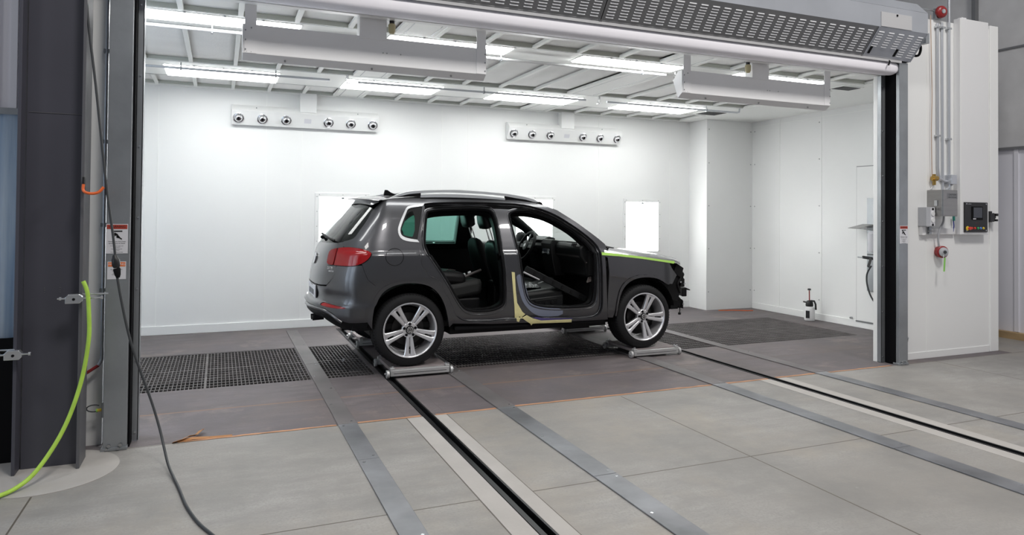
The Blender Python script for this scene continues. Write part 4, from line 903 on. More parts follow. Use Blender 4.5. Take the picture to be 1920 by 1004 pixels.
P = {
 'seam_top': [(0.177, 1.535), (0.193, 1.551), (0.387, 1.564), (0.661, 1.569), (0.938, 1.566), (1.222, 1.557), (1.36, 1.532), (1.498, 1.493), (1.632, 1.433), (1.812, 1.317), (1.923, 1.233), (2.001, 1.165), (2.047, 1.103), (2.062, 1.026)],
 'seam_right': [(2.072, 0.902), (2.081, 0.653), (2.085, 0.478), (2.062, 0.405), (2.002, 0.362), (1.895, 0.347)],
 'seam_bottom': [(1.276, 0.377), (1.129, 0.379), (1.003, 0.391), (0.826, 0.379), (0.681, 0.384), (0.551, 0.394), (0.493, 0.421), (0.435, 0.468), (0.391, 0.59)],
 'seam_rear': [(0.37, 0.631), (0.321, 0.694), (0.291, 0.786), (0.235, 0.824), (0.174, 0.846), (0.133, 0.896), (0.102, 0.956), (0.092, 0.995), (0.092, 1.154), (0.118, 1.281), (0.149, 1.409)],
 'ap_rear': [(0.196, 1.476), (0.231, 1.503), (0.36, 1.524), (0.622, 1.54), (0.833, 1.538), (0.908, 1.514), (0.934, 1.445), (0.945, 1.272), (0.952, 1.054), (0.975, 0.834), (0.985, 0.576), (0.96, 0.516), (0.862, 0.477), (0.759, 0.47), (0.617, 0.477), (0.541, 0.51), (0.476, 0.597), (0.361, 0.802), (0.238, 0.982), (0.151, 1.122), (0.148, 1.215)],
 'ap_front': [(1.076, 1.458), (1.099, 1.493), (1.18, 1.517), (1.316, 1.516), (1.506, 1.476), (1.672, 1.386), (1.823, 1.274), (1.945, 1.155), (2.005, 1.071), (2.021, 0.987), (2.025, 0.79), (2.019, 0.565), (1.985, 0.496), (1.905, 0.471), (1.685, 0.47), (1.424, 0.486), (1.273, 0.526), (1.213, 0.596), (1.182, 0.705), (1.151, 0.868), (1.113, 1.148), (1.085, 1.349)],
 'roofline': [(-0.362, 1.572), (-0.069, 1.597), (0.189, 1.62), (0.491, 1.626), (0.677, 1.619), (0.895, 1.607), (1.189, 1.595), (1.414, 1.562), (1.511, 1.539), (1.632, 1.492), (1.823, 1.369), (1.978, 1.255), (2.059, 1.194), (2.127, 1.136)],
 'front_edge': [(2.138, 1.108), (2.102, 1.07), (2.112, 0.901), (2.128, 0.618), (2.144, 0.389), (2.157, 0.335)],
 'sill_bottom': [(2.128, 0.332), (1.772, 0.336), (1.28, 0.349), (0.814, 0.358), (0.443, 0.357)],
 'arch_r_in': [(0.381, 0.355), (0.366, 0.435), (0.334, 0.565), (0.275, 0.678), (0.189, 0.754), (0.076, 0.787), (-0.072, 0.792), (-0.192, 0.763), (-0.27, 0.698), (-0.309, 0.593), (-0.32, 0.46), (-0.348, 0.368)],
 'arch_r_out': [(0.413, 0.385), (0.397, 0.489), (0.362, 0.601), (0.303, 0.704), (0.227, 0.762), (0.113, 0.8), (-0.035, 0.813), (-0.161, 0.805), (-0.254, 0.76), (-0.316, 0.681), (-0.34, 0.576), (-0.363, 0.434)],
 'bump_quarter': [(-0.434, 0.963), (-0.372, 0.827), (-0.315, 0.777), (-0.264, 0.737)],
 'dpillar': [(-0.362, 1.572), (-0.519, 1.484), (-0.525, 1.38), (-0.556, 1.283), (-0.569, 1.212), (-0.619, 1.19), (-0.693, 1.175)],
 'lamp': [(-0.853, 0.953), (-0.869, 1.023), (-0.858, 1.084), (-0.751, 1.106), (-0.623, 1.121), (-0.493, 1.117), (-0.409, 1.099), (-0.369, 1.075), (-0.364, 1.061), (-0.385, 1.022), (-0.427, 0.983), (-0.49, 0.957), (-0.549, 0.95), (-0.71, 0.952)],
 'lamp_split': [(-0.764, 1.103), (-0.707, 0.952)],
 'reflector': [(-0.838, 0.572), (-0.818, 0.593), (-0.759, 0.59), (-0.523, 0.571), (-0.544, 0.556), (-0.649, 0.556), (-0.771, 0.564)],
 'tg_seam': [(-0.693, 1.169), (-0.665, 1.137), (-0.667, 1.112), (-0.71, 0.952), (-0.699, 0.913), (-0.691, 0.869), (-0.759, 0.789), (-0.808, 0.755), (-0.97, 0.745)],
 'glass_bot': [(-0.693, 1.169), (-0.853, 1.155), (-1.061, 1.149)],
 'glass_in': [(-1.31, 1.364), (-1.259, 1.491), (-0.788, 1.474), (-0.788, 1.297), (-0.753, 1.188)],
 'bump_low': [(-0.372, 0.434), (-0.442, 0.428), (-0.526, 0.425), (-0.586, 0.441), (-0.635, 0.493), (-0.754, 0.541), (-0.956, 0.548)],
 'valence': [(-0.405, 0.361), (-0.491, 0.353), (-0.629, 0.347), (-0.725, 0.351), (-0.764, 0.374), (-0.785, 0.472), (-1.047, 0.489)],
 'badge1': [(-0.849, 0.93), (-0.72, 0.939), (-0.711, 0.914), (-0.836, 0.906)],
 'badge2': [(-0.795, 0.902), (-0.711, 0.907), (-0.706, 0.888), (-0.788, 0.882)],
 'fuel': [(-0.074, 1.036), (-0.077, 1.016), (-0.086, 0.997), (-0.099, 0.98), (-0.117, 0.968), (-0.137, 0.961), (-0.159, 0.958), (-0.179, 0.962), (-0.198, 0.97), (-0.214, 0.983), (-0.227, 0.999), (-0.235, 1.018), (-0.238, 1.039), (-0.235, 1.059), (-0.226, 1.077), (-0.211, 1.093), (-0.194, 1.105), (-0.173, 1.113), (-0.151, 1.116), (-0.13, 1.113), (-0.11, 1.105), (-0.093, 1.092), (-0.082, 1.076), (-0.076, 1.057)],
 'qglass_out': [(0.171, 1.537), (0.041, 1.521), (0.001, 1.508), (-0.032, 1.455), (-0.079, 1.369), (-0.106, 1.303), (-0.107, 1.249), (-0.081, 1.201), (-0.021, 1.179), (0.091, 1.17)],
 'qglass_in': [(0.162, 1.519), (0.051, 1.502), (0.011, 1.49), (-0.014, 1.443), (-0.062, 1.351), (-0.086, 1.291), (-0.083, 1.249), (-0.06, 1.224), (-0.006, 1.206), (0.074, 1.194)],
 'qpane': [(0.078, 1.468), (0.01, 1.462), (-0.015, 1.406), (-0.051, 1.339), (-0.074, 1.285), (-0.064, 1.248), (-0.022, 1.23), (0.049, 1.223)],
 'fender': [(2.072, 1.045), (2.281, 1.025), (2.587, 0.989), (2.881, 0.949), (3.047, 0.922), (2.987, 0.917), (3.026, 0.852), (3.102, 0.774), (3.034, 0.676), (2.994, 0.681), (2.949, 0.709), (2.87, 0.755), (2.766, 0.785), (2.629, 0.797), (2.514, 0.793), (2.411, 0.766), (2.328, 0.715), (2.279, 0.641), (2.252, 0.536), (2.234, 0.414), (2.216, 0.352), (2.155, 0.355), (2.141, 0.405), (2.142, 0.595), (2.155, 0.839), (2.136, 0.994), (2.086, 1.015)],
 'arch_f_in': [(2.239, 0.372), (2.256, 0.508), (2.288, 0.616), (2.345, 0.696), (2.429, 0.748), (2.532, 0.771), (2.638, 0.774), (2.767, 0.762), (2.861, 0.734), (2.949, 0.686)],
 'tape_green': [(2.062, 1.051), (2.063, 1.021), (2.28, 1.005), (2.586, 0.971), (2.88, 0.93), (3.047, 0.905), (3.071, 0.917), (3.058, 0.932), (2.881, 0.953), (2.587, 0.994), (2.281, 1.031)],
 'hood_edge': [(2.088, 1.048), (2.281, 1.028), (2.587, 0.992), (2.881, 0.95), (3.057, 0.925), (3.191, 0.879)],
 'primer': [(1.094, 0.829), (1.106, 0.762), (1.131, 0.654), (1.175, 0.544), (1.252, 0.46), (1.329, 0.408), (1.413, 0.386), (1.63, 0.389), (1.615, 0.457), (1.423, 0.471), (1.288, 0.502), (1.224, 0.572), (1.192, 0.692), (1.165, 0.76), (1.135, 0.828)],
 'purple': [(1.304, 0.408), (1.403, 0.388), (1.525, 0.378), (1.72, 0.37), (1.722, 0.353), (1.375, 0.36), (1.267, 0.401)],
 'tape_y': [(1.053, 0.865), (1.085, 0.861), (1.098, 0.684), (1.115, 0.55), (1.176, 0.453), (1.283, 0.386), (1.375, 0.36), (1.725, 0.356), (1.732, 0.324), (1.32, 0.335), (1.283, 0.334), (1.273, 0.315), (1.252, 0.338), (1.212, 0.362), (1.163, 0.406), (1.144, 0.434), (1.127, 0.36), (1.103, 0.368), (1.086, 0.511), (1.069, 0.685)],
}
def norm_at(s, z):
    e = .004; a = Vector(SURF(s+e, z))-Vector(SURF(s-e, z)); b = Vector(SURF(s, z+e))-Vector(SURF(s, z-e)); n = a.cross(b)
    return n.normalized() if n.length > 1e-12 else Vector((0, -1, 0))
def pin(p, poly):
    x, y = p; c = False; j = len(poly)-1
    for i in range(len(poly)):
        a, b = poly[i], poly[j]
        if (a[1] > y) != (b[1] > y) and x < (b[0]-a[0])*(y-a[1])/(b[1]-a[1])+a[0]: c = not c
        j = i
    return c
def dens(poly, step):
    o = []
    for i in range(len(poly)):
        a, b = poly[i], poly[(i+1) % len(poly)]; n = max(1, math.ceil(math.dist(a, b)/step))
        o += [(a[0]+(b[0]-a[0])*k/n, a[1]+(b[1]-a[1])*k/n) for k in range(n)]
    return o
def chai(p, it=1, closed=True):
    for _ in range(it):
        q = [] if closed else [p[0]]
        n = len(p)
        for i in range(n if closed else n-1):
            a, b = p[i], p[(i+1) % n]
            q += [(a[0]*.75+b[0]*.25, a[1]*.75+b[1]*.25), (a[0]*.25+b[0]*.75, a[1]*.25+b[1]*.75)]
        if not closed: q.append(p[-1])
        p = q
    return p
def dedup(p, e=.003):
    o = []
    for q in p:
        if not o or math.dist(o[-1], q) > e: o.append(q)
    if math.dist(o[0], o[-1]) < e: o.pop()
    return o
def shrink(p, k, dx=0, dz=0):
    cx = sum(q[0] for q in p)/len(p); cz = sum(q[1] for q in p)/len(p)
    return [(cx+(q[0]-cx)*k+dx, cz+(q[1]-cz)*k+dz) for q in p]
def panel(name, outer, m, parent, holes=(), off=0., flange=.014, step=.034, side=1, both=False):
    loops = [dens(dedup(list(outer)), step)]+[dens(dedup(list(h)), step) for h in holes]
    co, ed, segs = [], [], []
    for lp in loops:
        b = len(co); co += lp; n = len(lp); ed += [(b+i, b+(i+1) % n) for i in range(n)]
    x0, x1 = min(p[0] for p in loops[0]), max(p[0] for p in loops[0]); z0, z1 = min(p[1] for p in loops[0]), max(p[1] for p in loops[0])
    def dist_ok(p):
        for lp in loops:
            for q in lp:
                if abs(q[0]-p[0]) < step*.6 and abs(q[1]-p[1]) < step*.6: return False
        return True
    r = 0; z = z0+step*.5
    while z < z1:
        x = x0+(step*.5 if r % 2 else step)
        while x < x1:
            p = (x, z)
            if pin(p, loops[0]) and not any(pin(p, h) for h in loops[1:]) and dist_ok(p): co.append(p)
            x += step
        z += step*.87; r += 1
    V, E, F, *_ = delaunay_2d_cdt([Vector(c) for c in co], ed, [], 0, 1e-6)
    tris = []
    for f in F:
        c = (sum(V[i][0] for i in f)/3, sum(V[i][1] for i in f)/3)
        if pin(c, loops[0]) and not any(pin(c, h) for h in loops[1:]):
            a, b, d = (V[i] for i in f)
            tris.append(tuple(f) if (b[0]-a[0])*(d[1]-a[1])-(b[1]-a[1])*(d[0]-a[0]) > 0 else tuple(reversed(f)))
    used = sorted({i for t in tris for i in t}); idx = {u: k for k, u in enumerate(used)}
    pts, nrm = [], []
    for u in used:
        s, z = V[u]; n = norm_at(s, z); pts.append(Vector(SURF(s, z))+n*off); nrm.append(n)
    faces = [tuple(idx[i] for i in t) for t in tris]
    if flange:
        cnt = {}
        for t in faces:
            for i in range(3): cnt[(t[i], t[(i+1) % 3])] = 1
        bnd = [e for e in cnt if (e[1], e[0]) not in cnt]; mp = {}
        def dupv(i):
            if i not in mp:
                mp[i] = len(pts); n0 = nrm[i]; pts.append(pts[i].copy()); pts.append(pts[i]-n0*flange); nrm.append(Vector((0, 0, 0))); nrm.append(Vector((0, 0, 0)))
            return mp[i]
        for a, b in bnd:
            A, B = dupv(a), dupv(b); faces.append((B, A, A+1, B+1))
    def emit(sg, PV, FV, NV):
        o = len(PV); PV += [(p.x, p.y*sg, p.z) for p in pts]; NV += [(n.x, n.y*sg, n.z) for n in nrm]
        FV += [tuple(i+o for i in (f if sg > 0 else reversed(f))) for f in faces]
    PV, FV, NV = [], [], []
    for sg in ((1, -1) if both else (side,)): emit(sg, PV, FV, NV)
    me = bpy.data.meshes.new(name); me.from_pydata(PV, [], FV)
    for p in me.polygons: p.use_smooth = len(p.vertices) == 3
    me.materials.append(MAT[m]); me.update()
    me.normals_split_custom_set_from_vertices(NV)
    o = bpy.data.objects.new(name, me); COL.objects.link(o); o.parent = parent
    return o
def on(s, z, off=0, sg=1):
    v = Vector(SURF(s, z))+norm_at(s, z)*off; return Vector((v.x, v.y*sg, v.z))
CEN = XS-LR
CAR = thing('car', (0, 0, 0), 'dark grey car missing its near doors and front bumper', 'car')
PT = 'car_paint'
seam = P['seam_top']+P['seam_right']+P['seam_bottom']+P['seam_rear']
seam = chai(seam, 1)
apr, apf = chai(P['ap_rear'], 2), chai(P['ap_front'], 2)
qg = chai(P['qglass_in'], 1, False)
arch_o = chai(P['arch_r_out'], 2, False); arch_i = chai(P['arch_r_in'], 2, False)
k_split = min(range(len(arch_o)), key=lambda i: math.dist(arch_o[i], (-.2636, .7368)))
dp = P['dpillar']
uni_rear = [(-.293, .755), (-.3151, .7772), (-.3719, .8266), (-.434, .963), (-.50, 1.03), (-.60, 1.05), (-.645, 1.12), (-.672, 1.1369), (-.6931, 1.172)]
def uniside(sg, holes, nm):
    dl = chai(dp, 1, False)
    outer = list(P['roofline'])+P['front_edge']+P['sill_bottom'][:-1]+arch_o[:k_split+1]+uni_rear+[q for q in reversed(dl)][1:]
    return panel(nm, outer, PT, CAR, holes, 0, .045, .036, sg)
us = uniside(1, [seam, qg], 'body_side')
panel('door_jamb', seam, PT, CAR, [apr, apf], -.042, .055, .034)
# pressed steps in the jamb: raised lines that follow the apertures
def loop_tube(name, poly, off, r, m, parent, sg=1, closed=True, n=6):
    q = dens(poly, .03) if closed else poly
    return MB().tube([on(s, z, off, sg) for s, z in q], r, n, closed).build(name, m, parent, smooth=60)
loop_tube('door_seal', shrink(apr, .985), -.050, .014, 'rubber_black', CAR)
loop_tube('door_seal', shrink(apf, .988), -.050, .014, 'rubber_black', CAR)
loop_tube('jamb_bead', shrink(seam, .990), -.034, .007, PT, CAR)
loop_tube('jamb_bead', [(s, z) for s, z in shrink(apr, 1.035, 0, -.004)], -.041, .006, PT, CAR)
loop_tube('jamb_bead', [(s, z) for s, z in shrink(apf, 1.030, .0, -.004)], -.041, .006, PT, CAR)
inner_out = shrink(seam, .998)
panel('inner_trim', inner_out, 'car_trim', CAR, [shrink(apr, .955), shrink(apf, .982, .0, .0)], -.105, .06, .05)
# black weatherstrip along the roof side of the jamb
st_ = [(s, z) for s, z in P['seam_top'][1:]]
up_, dn_ = [], []
for i, q in enumerate(st_):
    a, b = st_[max(i-1, 0)], st_[min(i+1, len(st_)-1)]; L__ = math.dist(a, b); nx, nz = (b[1]-a[1])/L__, -(b[0]-a[0])/L__
    up_.append((q[0]+nx*.006, q[1]+nz*.006)); dn_.append((q[0]+nx*.040, q[1]+nz*.040))
panel('roof_weatherstrip', up_+dn_[::-1], 'rubber_black', CAR, (), -.039, .01, .03)
loop_tube('roof_weatherstrip_bead', [(s, z-.022) for s, z in up_[:-2]], -.037, .006, 'car_trim', CAR, 1, False)
# quarter window
qo = chai(P['qglass_out'], 1, False)
panel('quarter_trim', qo+qg[::-1], 'satin_silver', CAR, (), .004, .012, .02)
qp = chai(P['qpane'], 1)
panel('quarter_window_frame', shrink(qg, 1.01), 'car_trim', CAR, [qp], -.004, .006)
panel('quarter_window', shrink(qp, 1.01), 'glass_dark', CAR, (), -.007, 0)
# far side of the body with its doors on
FRW = chai([(.22, 1.135), (.27, 1.36), (.36, 1.475), (.46, 1.505), (.90, 1.515), (.965, 1.512), (.985, 1.49), (.985, 1.14), (.983, 1.117), (.96, 1.115), (.6, 1.12), (.24, 1.122)], 1)
FFW = chai([(1.155, 1.11), (1.14, 1.48), (1.20, 1.51), (1.33, 1.495), (1.55, 1.435), (1.80, 1.31), (1.99, 1.17), (2.0, 1.10), (1.7, 1.09)], 1)
uniside(-1, [FRW, FFW, qg], 'body_side')
panel('rear_door_window', shrink(FRW, 1.01), 'glass_green', CAR, (), -.008, 0, .05, -1)
panel('front_door_window', shrink(FFW, 1.01), 'glass_clear', CAR, (), -.008, 0, .05, -1)
panel('quarter_window', shrink(qg, 1.01), 'glass_dark', CAR, (), -.008, 0, .05, -1)
far_in = [(-.30, 1.56), (.2, 1.60), (1.2, 1.575), (1.6, 1.48), (2.06, 1.15), (2.08, .36), (.43, .37), (.30, .72), (0, .83), (-.3, .75), (-.45, 1.0)]
panel('door_card', far_in, 'car_trim', CAR, [shrink(FRW, .97), shrink(FFW, .97), shrink(qg, .95)], -.075, .05, .06, -1)
for a, b, z in ((.35, 1.0, 1.045), (1.2, 1.85, 1.03)):
    MB().tube([(a, .775, z-.01), (b, .775, z)], .012, 6).build('door_pull', 'leather_black', CAR)
MB().tube([(.62, .785, 1.075), (.70, .775, 1.09), (.78, .785, 1.078)], .008, 6).build('inner_door_handle', 'chrome', CAR)
# fenders
fen = P['fender']
panel('front_fender', fen, PT, CAR, (), .002, .02)
panel('front_fender', fen, PT, CAR, (), .002, .02, .05, -1)
afo = [(2.236, .37), (2.253, .525), (2.283, .640), (2.333, .714), (2.414, .766), (2.515, .793), (2.629, .797), (2.766, .785), (2.8705, .755), (2.9485, .709), (2.985, .684)]
afi = [(2.97, .672), (2.935, .680), (2.855, .728), (2.762, .757), (2.636, .770), (2.532, .766), (2.436, .742), (2.355, .690), (2.300, .612), (2.270, .505), (2.252, .370)]
panel('wheel_arch_trim', chai(afo, 1, False)+chai(afi, 1, False), PT, CAR, (), .014, .04, .03)
panel('wheel_arch_trim', arch_o+arch_i[::-1] if math.dist(arch_o[-1], arch_i[-1]) < math.dist(arch_o[-1], arch_i[0]) else arch_o+arch_i, PT, CAR, (), .014, .066, .03)
# hinge pillar pieces seen in the gap between the jamb and the fender
MB().box(2.075, 2.16, -.86, -.82, .34, 1.05).build('hinge_pillar', 'car_dark', CAR)
for z in (.60, .93):
    MB().box(2.085, 2.130, -.885, -.85, z-.025, z+.025).cyl((2.125, -.885, z-.03), (2.125, -.885, z+.03), .010, 8).build('door_hinge', 'car_dark', CAR, bevel=.004)
# tailgate, bumper, lamps
tg = P['tg_seam']; gb = P['glass_bot']
tail = [(-.6931, 1.1687)]+gb[1:]+[(CEN, 1.146), (CEN, .752)]+[(-1.06, .752)]+[(s, z+.006) for s, z in reversed(tg[1:])]
panel('tailgate', tail, PT, CAR, (), 0, .02, .034, both=True)
bump = [(-.4365, .960)]+[P['lamp'][-3], (-.56, .955), (-.70, .955)]+[(-.70, .9132), (-.694, .869), (-.762, .786), (-.811, .748), (-.9696, .738), (CEN, .738), (CEN, .545), (-.9563, .5425)]+P['bump_low'][::-1][1:]+arch_o[::-1][:len(arch_o)-k_split][0:]
bump = [q for q in bump]+[(-.3151-.002, .7765), (-.3719-.0025, .8260)]
refl = chai(P['reflector'], 1)
panel('rear_bumper', bump, PT, CAR, [refl], 0, .02, .034, both=True)
ledge = [(CEN, .592), (-.97, .588), (-.86, .602), (-.76, .604), (-.60, .594), (-.45, .585), (-.368, .580), (-.375, .50), (-.40, .449), (-.4419, .4383), (-.5258, .4349), (-.590, .452), (-.6347, .504), (-.7541, .552), (-.95, .558), (CEN, .558)]
panel('bumper_step', ledge, PT, CAR, [shrink(refl, 1.03)], .009, .014, .03, both=True)
panel('rear_reflector', shrink(refl, 1.0), 'lamp_red', CAR, (), .003, 0, .02)
panel('rear_reflector', shrink(refl, 1.0), 'lamp_red', CAR, (), .003, 0, .02, -1)
crease = [(-.375, .475), (-.45, .468), (-.56, .470)]
val = [(-.36, .445)]+[(s, z+.012) for s, z in P['bump_low'][1:]]+[(CEN, .556), (CEN, .46), (-1.05, .45), (-.82, .44), (-.77, .372), (-.70, .335), (-.60, .33), (-.45, .34), (-.37, .35)]
panel('lower_valance', val, 'car_dark', CAR, (), -.012, .02, .04, both=True)
lipc = [(s, z) for s, z in P['bump_low'][3:]]+[(CEN, .545)]
q = [on(s, z, -.002) for s, z in dens(chai(lipc, 1, False), .05)[:-6] if s < -.57]
MB().tube([on(s, z-.012, .004) for s, z in chai(lipc, 2, False)], .016, 8).build('bumper_lip', PT, CAR, smooth=60)
lamp = chai(P['lamp'], 1)
sp0, sp1 = P['lamp_split']
def side_of(p): return (p[0]-sp0[0])*(sp1[1]-sp0[1])-(p[1]-sp0[1])*(sp1[0]-sp0[0])
lp = dens(lamp, .02)
la = [p for p in lp if p[0] > -.737]; lb = [p for p in lp if p[0] < -.737]
panel('tail_lamp', la, 'lamp_red', CAR, (), .010, .02, .025)
panel('tail_lamp', la, 'lamp_red', CAR, (), .010, .02, .025, -1)
panel('tailgate_lamp', lb, 'lamp_red_dark', CAR, (), .010, .02, .025)
panel('tailgate_lamp', lb, 'lamp_red_dark', CAR, (), .010, .02, .025, -1)
MB().tube([on(s, z, .003) for s, z in dens(lamp, .03)], .005, 6, True).build('lamp_gasket', 'car_trim', CAR)
# fuel flap seam, panel seams
for nm, poly, cl in (('fuel_flap_seam', P['fuel'], True),):
    MB().tube([on(s, z, .0003) for s, z in dens(poly, .02)], .0030, 6, True).build(nm, 'car_trim', CAR)
# rear glass with its dark side bands
gl_out = chai(dp, 1, False)+gb[1:]+[(CEN, 1.146), (CEN, 1.53), (-.9, 1.545), (-.55, 1.565)]
gi = P['glass_in']
band = chai(dp, 1, False)+[(-.735, 1.166), (-.7537, 1.2), (-.785, 1.297), (-.79, 1.40), (-.80, 1.50), (-1.0, 1.50), (CEN, 1.495), (CEN, 1.53), (-.9, 1.545), (-.55, 1.565)]
panel('rear_window', gl_out, 'glass_rear', CAR, (), -.004, .004, .05, both=True)
panel('rear_window_band', band, 'car_trim', CAR, (), -.010, .01, .05, both=True)
# wiper, spoiler, aerial
MB().tube([on(-.80, 1.168, .03), on(-.95, 1.180, .035), on(-1.2, 1.20, .045), on(CEN, 1.205, .045)], [.008, .012, .012, .012], 8).lathe([(0, .020), (.03, .020), (.045, .014)], on(CEN, 1.195, .0), (-1, 0, .1), 14).build('rear_wiper', 'car_trim', CAR, smooth=50)
def spoil(u, v):
    y = -.66+1.32*u; c = 1-abs(y/.66)**2.6
    top = Vector((-.17-.03*c, y*.965, 1.583+.045*c)); tip = Vector((-.27-.165*c**.7, y, 1.572+.028*c)); und = Vector((-.33-.04*c, y*.98, 1.522+.02*c)); q = v*3
    if q < 1: return top.lerp(tip, q)
    if q < 1.3: return tip.lerp(tip+Vector((.012, 0, -.016)), (q-1)/.3)
    return (tip+Vector((.012, 0, -.016))).lerp(und, (q-1.3)/1.7)
MB().grid(spoil, 28, 14).build('roof_spoiler', PT, CAR, smooth=45)
fin = [(-.075, 1.632), (.135, 1.632), (.10, 1.642), (.045, 1.648), (.0, 1.668), (-.035, 1.692), (-.062, 1.694)]
MB().prism_y(fin, -.018, .018).build('roof_aerial', 'car_trim', CAR, bevel=.006)
# roof, windscreen, bonnet
def edge_fn(pts):
    L_ = [0]
    for a, b in zip(pts[:-1], pts[1:]): L_.append(L_[-1]+math.dist(a, b))
    def f(t):
        d = t*L_[-1]
        for i in range(len(pts)-1):
            if d <= L_[i+1] or i == len(pts)-2:
                k = (d-L_[i])/(L_[i+1]-L_[i]); return (pts[i][0]+(pts[i+1][0]-pts[i][0])*k, pts[i][1]+(pts[i+1][1]-pts[i][1])*k)
    return f
rl = chai(P['roofline'], 2, False)
r_top = edge_fn([q for q in rl if q[0] <= 1.42]); r_ws = edge_fn([q for q in rl if q[0] >= 1.38])
def roof(u, v):
    e = Vector(SURF(*r_top(u))); y = -1+2*v; c = 1-abs(y)**2.2
    xc = -.22+1.58*u; cx = xc+(e.x-xc)*(abs(y)**2)
    return (cx, e.y*-y if False else -e.y*y*1.0, e.z+.042*c*(1-.25*abs(2*u-1)**2))
MB().grid(roof, 28, 24).build('roof', PT, CAR, smooth=60)
def screen_pt(u, v):
    e = Vector(SURF(*r_ws(u))); y = -1+2*v; c = 1-abs(y)**2.0; yy = -e.y*y*.985
    return (e.x+(.02+.20*u)*c-.03*(1-u)*c, yy, e.z-.006+.03*c*(1-u)-.05*u*c)
MB().grid(screen_pt, 16, 20).build('windscreen', 'glass_clear', CAR, smooth=60)
hd_e = edge_fn(chai([(2.05, 1.052)]+P['hood_edge'][1:-1]+[(3.10, .912), (3.165, .885)], 1, False))
def bonnet(u, v):
    e = Vector(SURF(*hd_e(u))); y = -1+2*v; c = 1-abs(y)**2.4; h = 1-abs(y)**6.5
    x = e.x+(.24-.0*u)*c*(.55+.45*u)+.0; z = e.z+(.070*(1-u)+.048*u)*h+.006*c-.02*c*u
    return (x, -e.y*y*1.0, z)
MB().grid(bonnet, 26, 30).build('bonnet', PT, CAR, smooth=60)
MB().tube([(2.16, -.66, 1.105), (2.21, -.62, 1.118), (2.30, -.30, 1.125)], .012, 6).tube([(2.20, -.80, 1.085), (2.17, -.74, 1.118), (2.24, -.70, 1.095), (2.33, -.69, 1.078)], .012, 6).build('wiper_arm', 'car_trim', CAR, smooth=60)
def cowl(u, v): y = -.80+1.6*u; c = 1-(y/.8)**2; return (2.09+.2*c+.12*v, y, 1.088-.02*v+.0*c)
MB().grid(cowl, 16, 2).build('cowl', 'car_trim', CAR, smooth=60)
# roof rails
for sg in (1, -1):
    rr = [(-.125, 1.602), (-.05, 1.626), (.05, 1.650), (.2, 1.664), (.5, 1.672), (.8, 1.664), (1.05, 1.648), (1.25, 1.622), (1.40, 1.588), (1.46, 1.568)]
    pp = smooth_path([(x, -.615*sg, z) for x, z in rr], 4); m = MB(); rings = []
    for i, p in enumerate(pp):
        k = min(1, i/5, (len(pp)-1-i)/5)*.7+.3; t = (pp[min(i+1, len(pp)-1)]-pp[max(i-1, 0)]).normalized(); n = Vector((-t.z, 0, t.x))
        rings.append([p+n*.014*k+Vector((0, .014, 0)), p+n*.018*k, p+n*.014*k-Vector((0, .014, 0)), p-n*.012*k-Vector((0, .016, 0)), p-n*.012*k+Vector((0, .016, 0))])
    m.loft(rings); rail = m.build('roof_rail', 'satin_silver', CAR, smooth=40)
    m = MB()
    for x0, x1 in ((.16, 1.06),):
        up = [(x, z) for x, z in [(x0+(x1-x0)*k/12, 0) for k in range(13)]]
        top = [(x, 1.644-.10*((x-.5)**2)) for x, _ in up]; bot = [(x, 1.612-.060*(x-.5)**2) for x, _ in up]
        m.prism_y(top+bot[::-1], -.630*sg, -.606*sg)
    m.build('rail_foot', 'satin_silver', rail)
    MB().prism_y([(-.09, 1.604), (.16, 1.616), (.16, 1.650), (.0, 1.632)], -.625*sg, -.61*sg).build('rail_recess', 'car_trim', rail)
    m = MB(); m.prism_y([(1.06, 1.60), (1.42, 1.570), (1.30, 1.60), (1.06, 1.635)], -.625*sg, -.61*sg)
    m.build('rail_recess', 'car_trim', rail)
# badges and number plate
def on_frame(s, z, off, sg=1):
    p = on(s, z, off); n = norm_at(s, z); ex = (Vector(SURF(s+.01, z))-Vector(SURF(s-.01, z))).normalized(); ey = n.cross(ex).normalized(); return p, ex, ey
for nm, body, sz, s, z in (('badge_lettering', '2.0 TSI', .034, -.785, .922), ('badge_lettering', '4MOTION', .019, -.755, .892)):
    p, ex, ey = on_frame(s, z, .001); text(nm, body, sz, p, ex, ey, 'chrome', CAR, .0015)
xp = cub(XRZ, .66)
npl = MB().obox((xp-.004, 0, .655), (.004, 0, 0), (0, .26, 0), (.0, 0, .075)).build('number_plate', 'sign_white', CAR, bevel=.003)
MB().obox((xp+.004, 0, .655), (.003, 0, 0), (0, .30, 0), (0, 0, .095)).build('plate_recess', 'car_trim', CAR)
m = MB()
for k in range(7): m.obox((xp-.009, .17-.055*k, .655), (.0008, 0, 0), (0, .011, 0), (0, 0, .026))
m.build('plate_lettering', 'sign_ink', npl)
m = MB(); m.lathe([(0, .058), (.012, .060), (.016, .050)], (cub(XRZ, .985)-.002, 0, .985), (-1, 0, .22), 24).build('tailgate_emblem', 'chrome', CAR, smooth=40)
m = MB(); m.cyl((-.72, -.30, .425), (-.825, -.30, .420), .028, 16); m.cyl((-.72, -.22, .425), (-.83, -.22, .420), .028, 16)
m.build('exhaust_tip', 'car_dark', CAR, smooth=40)
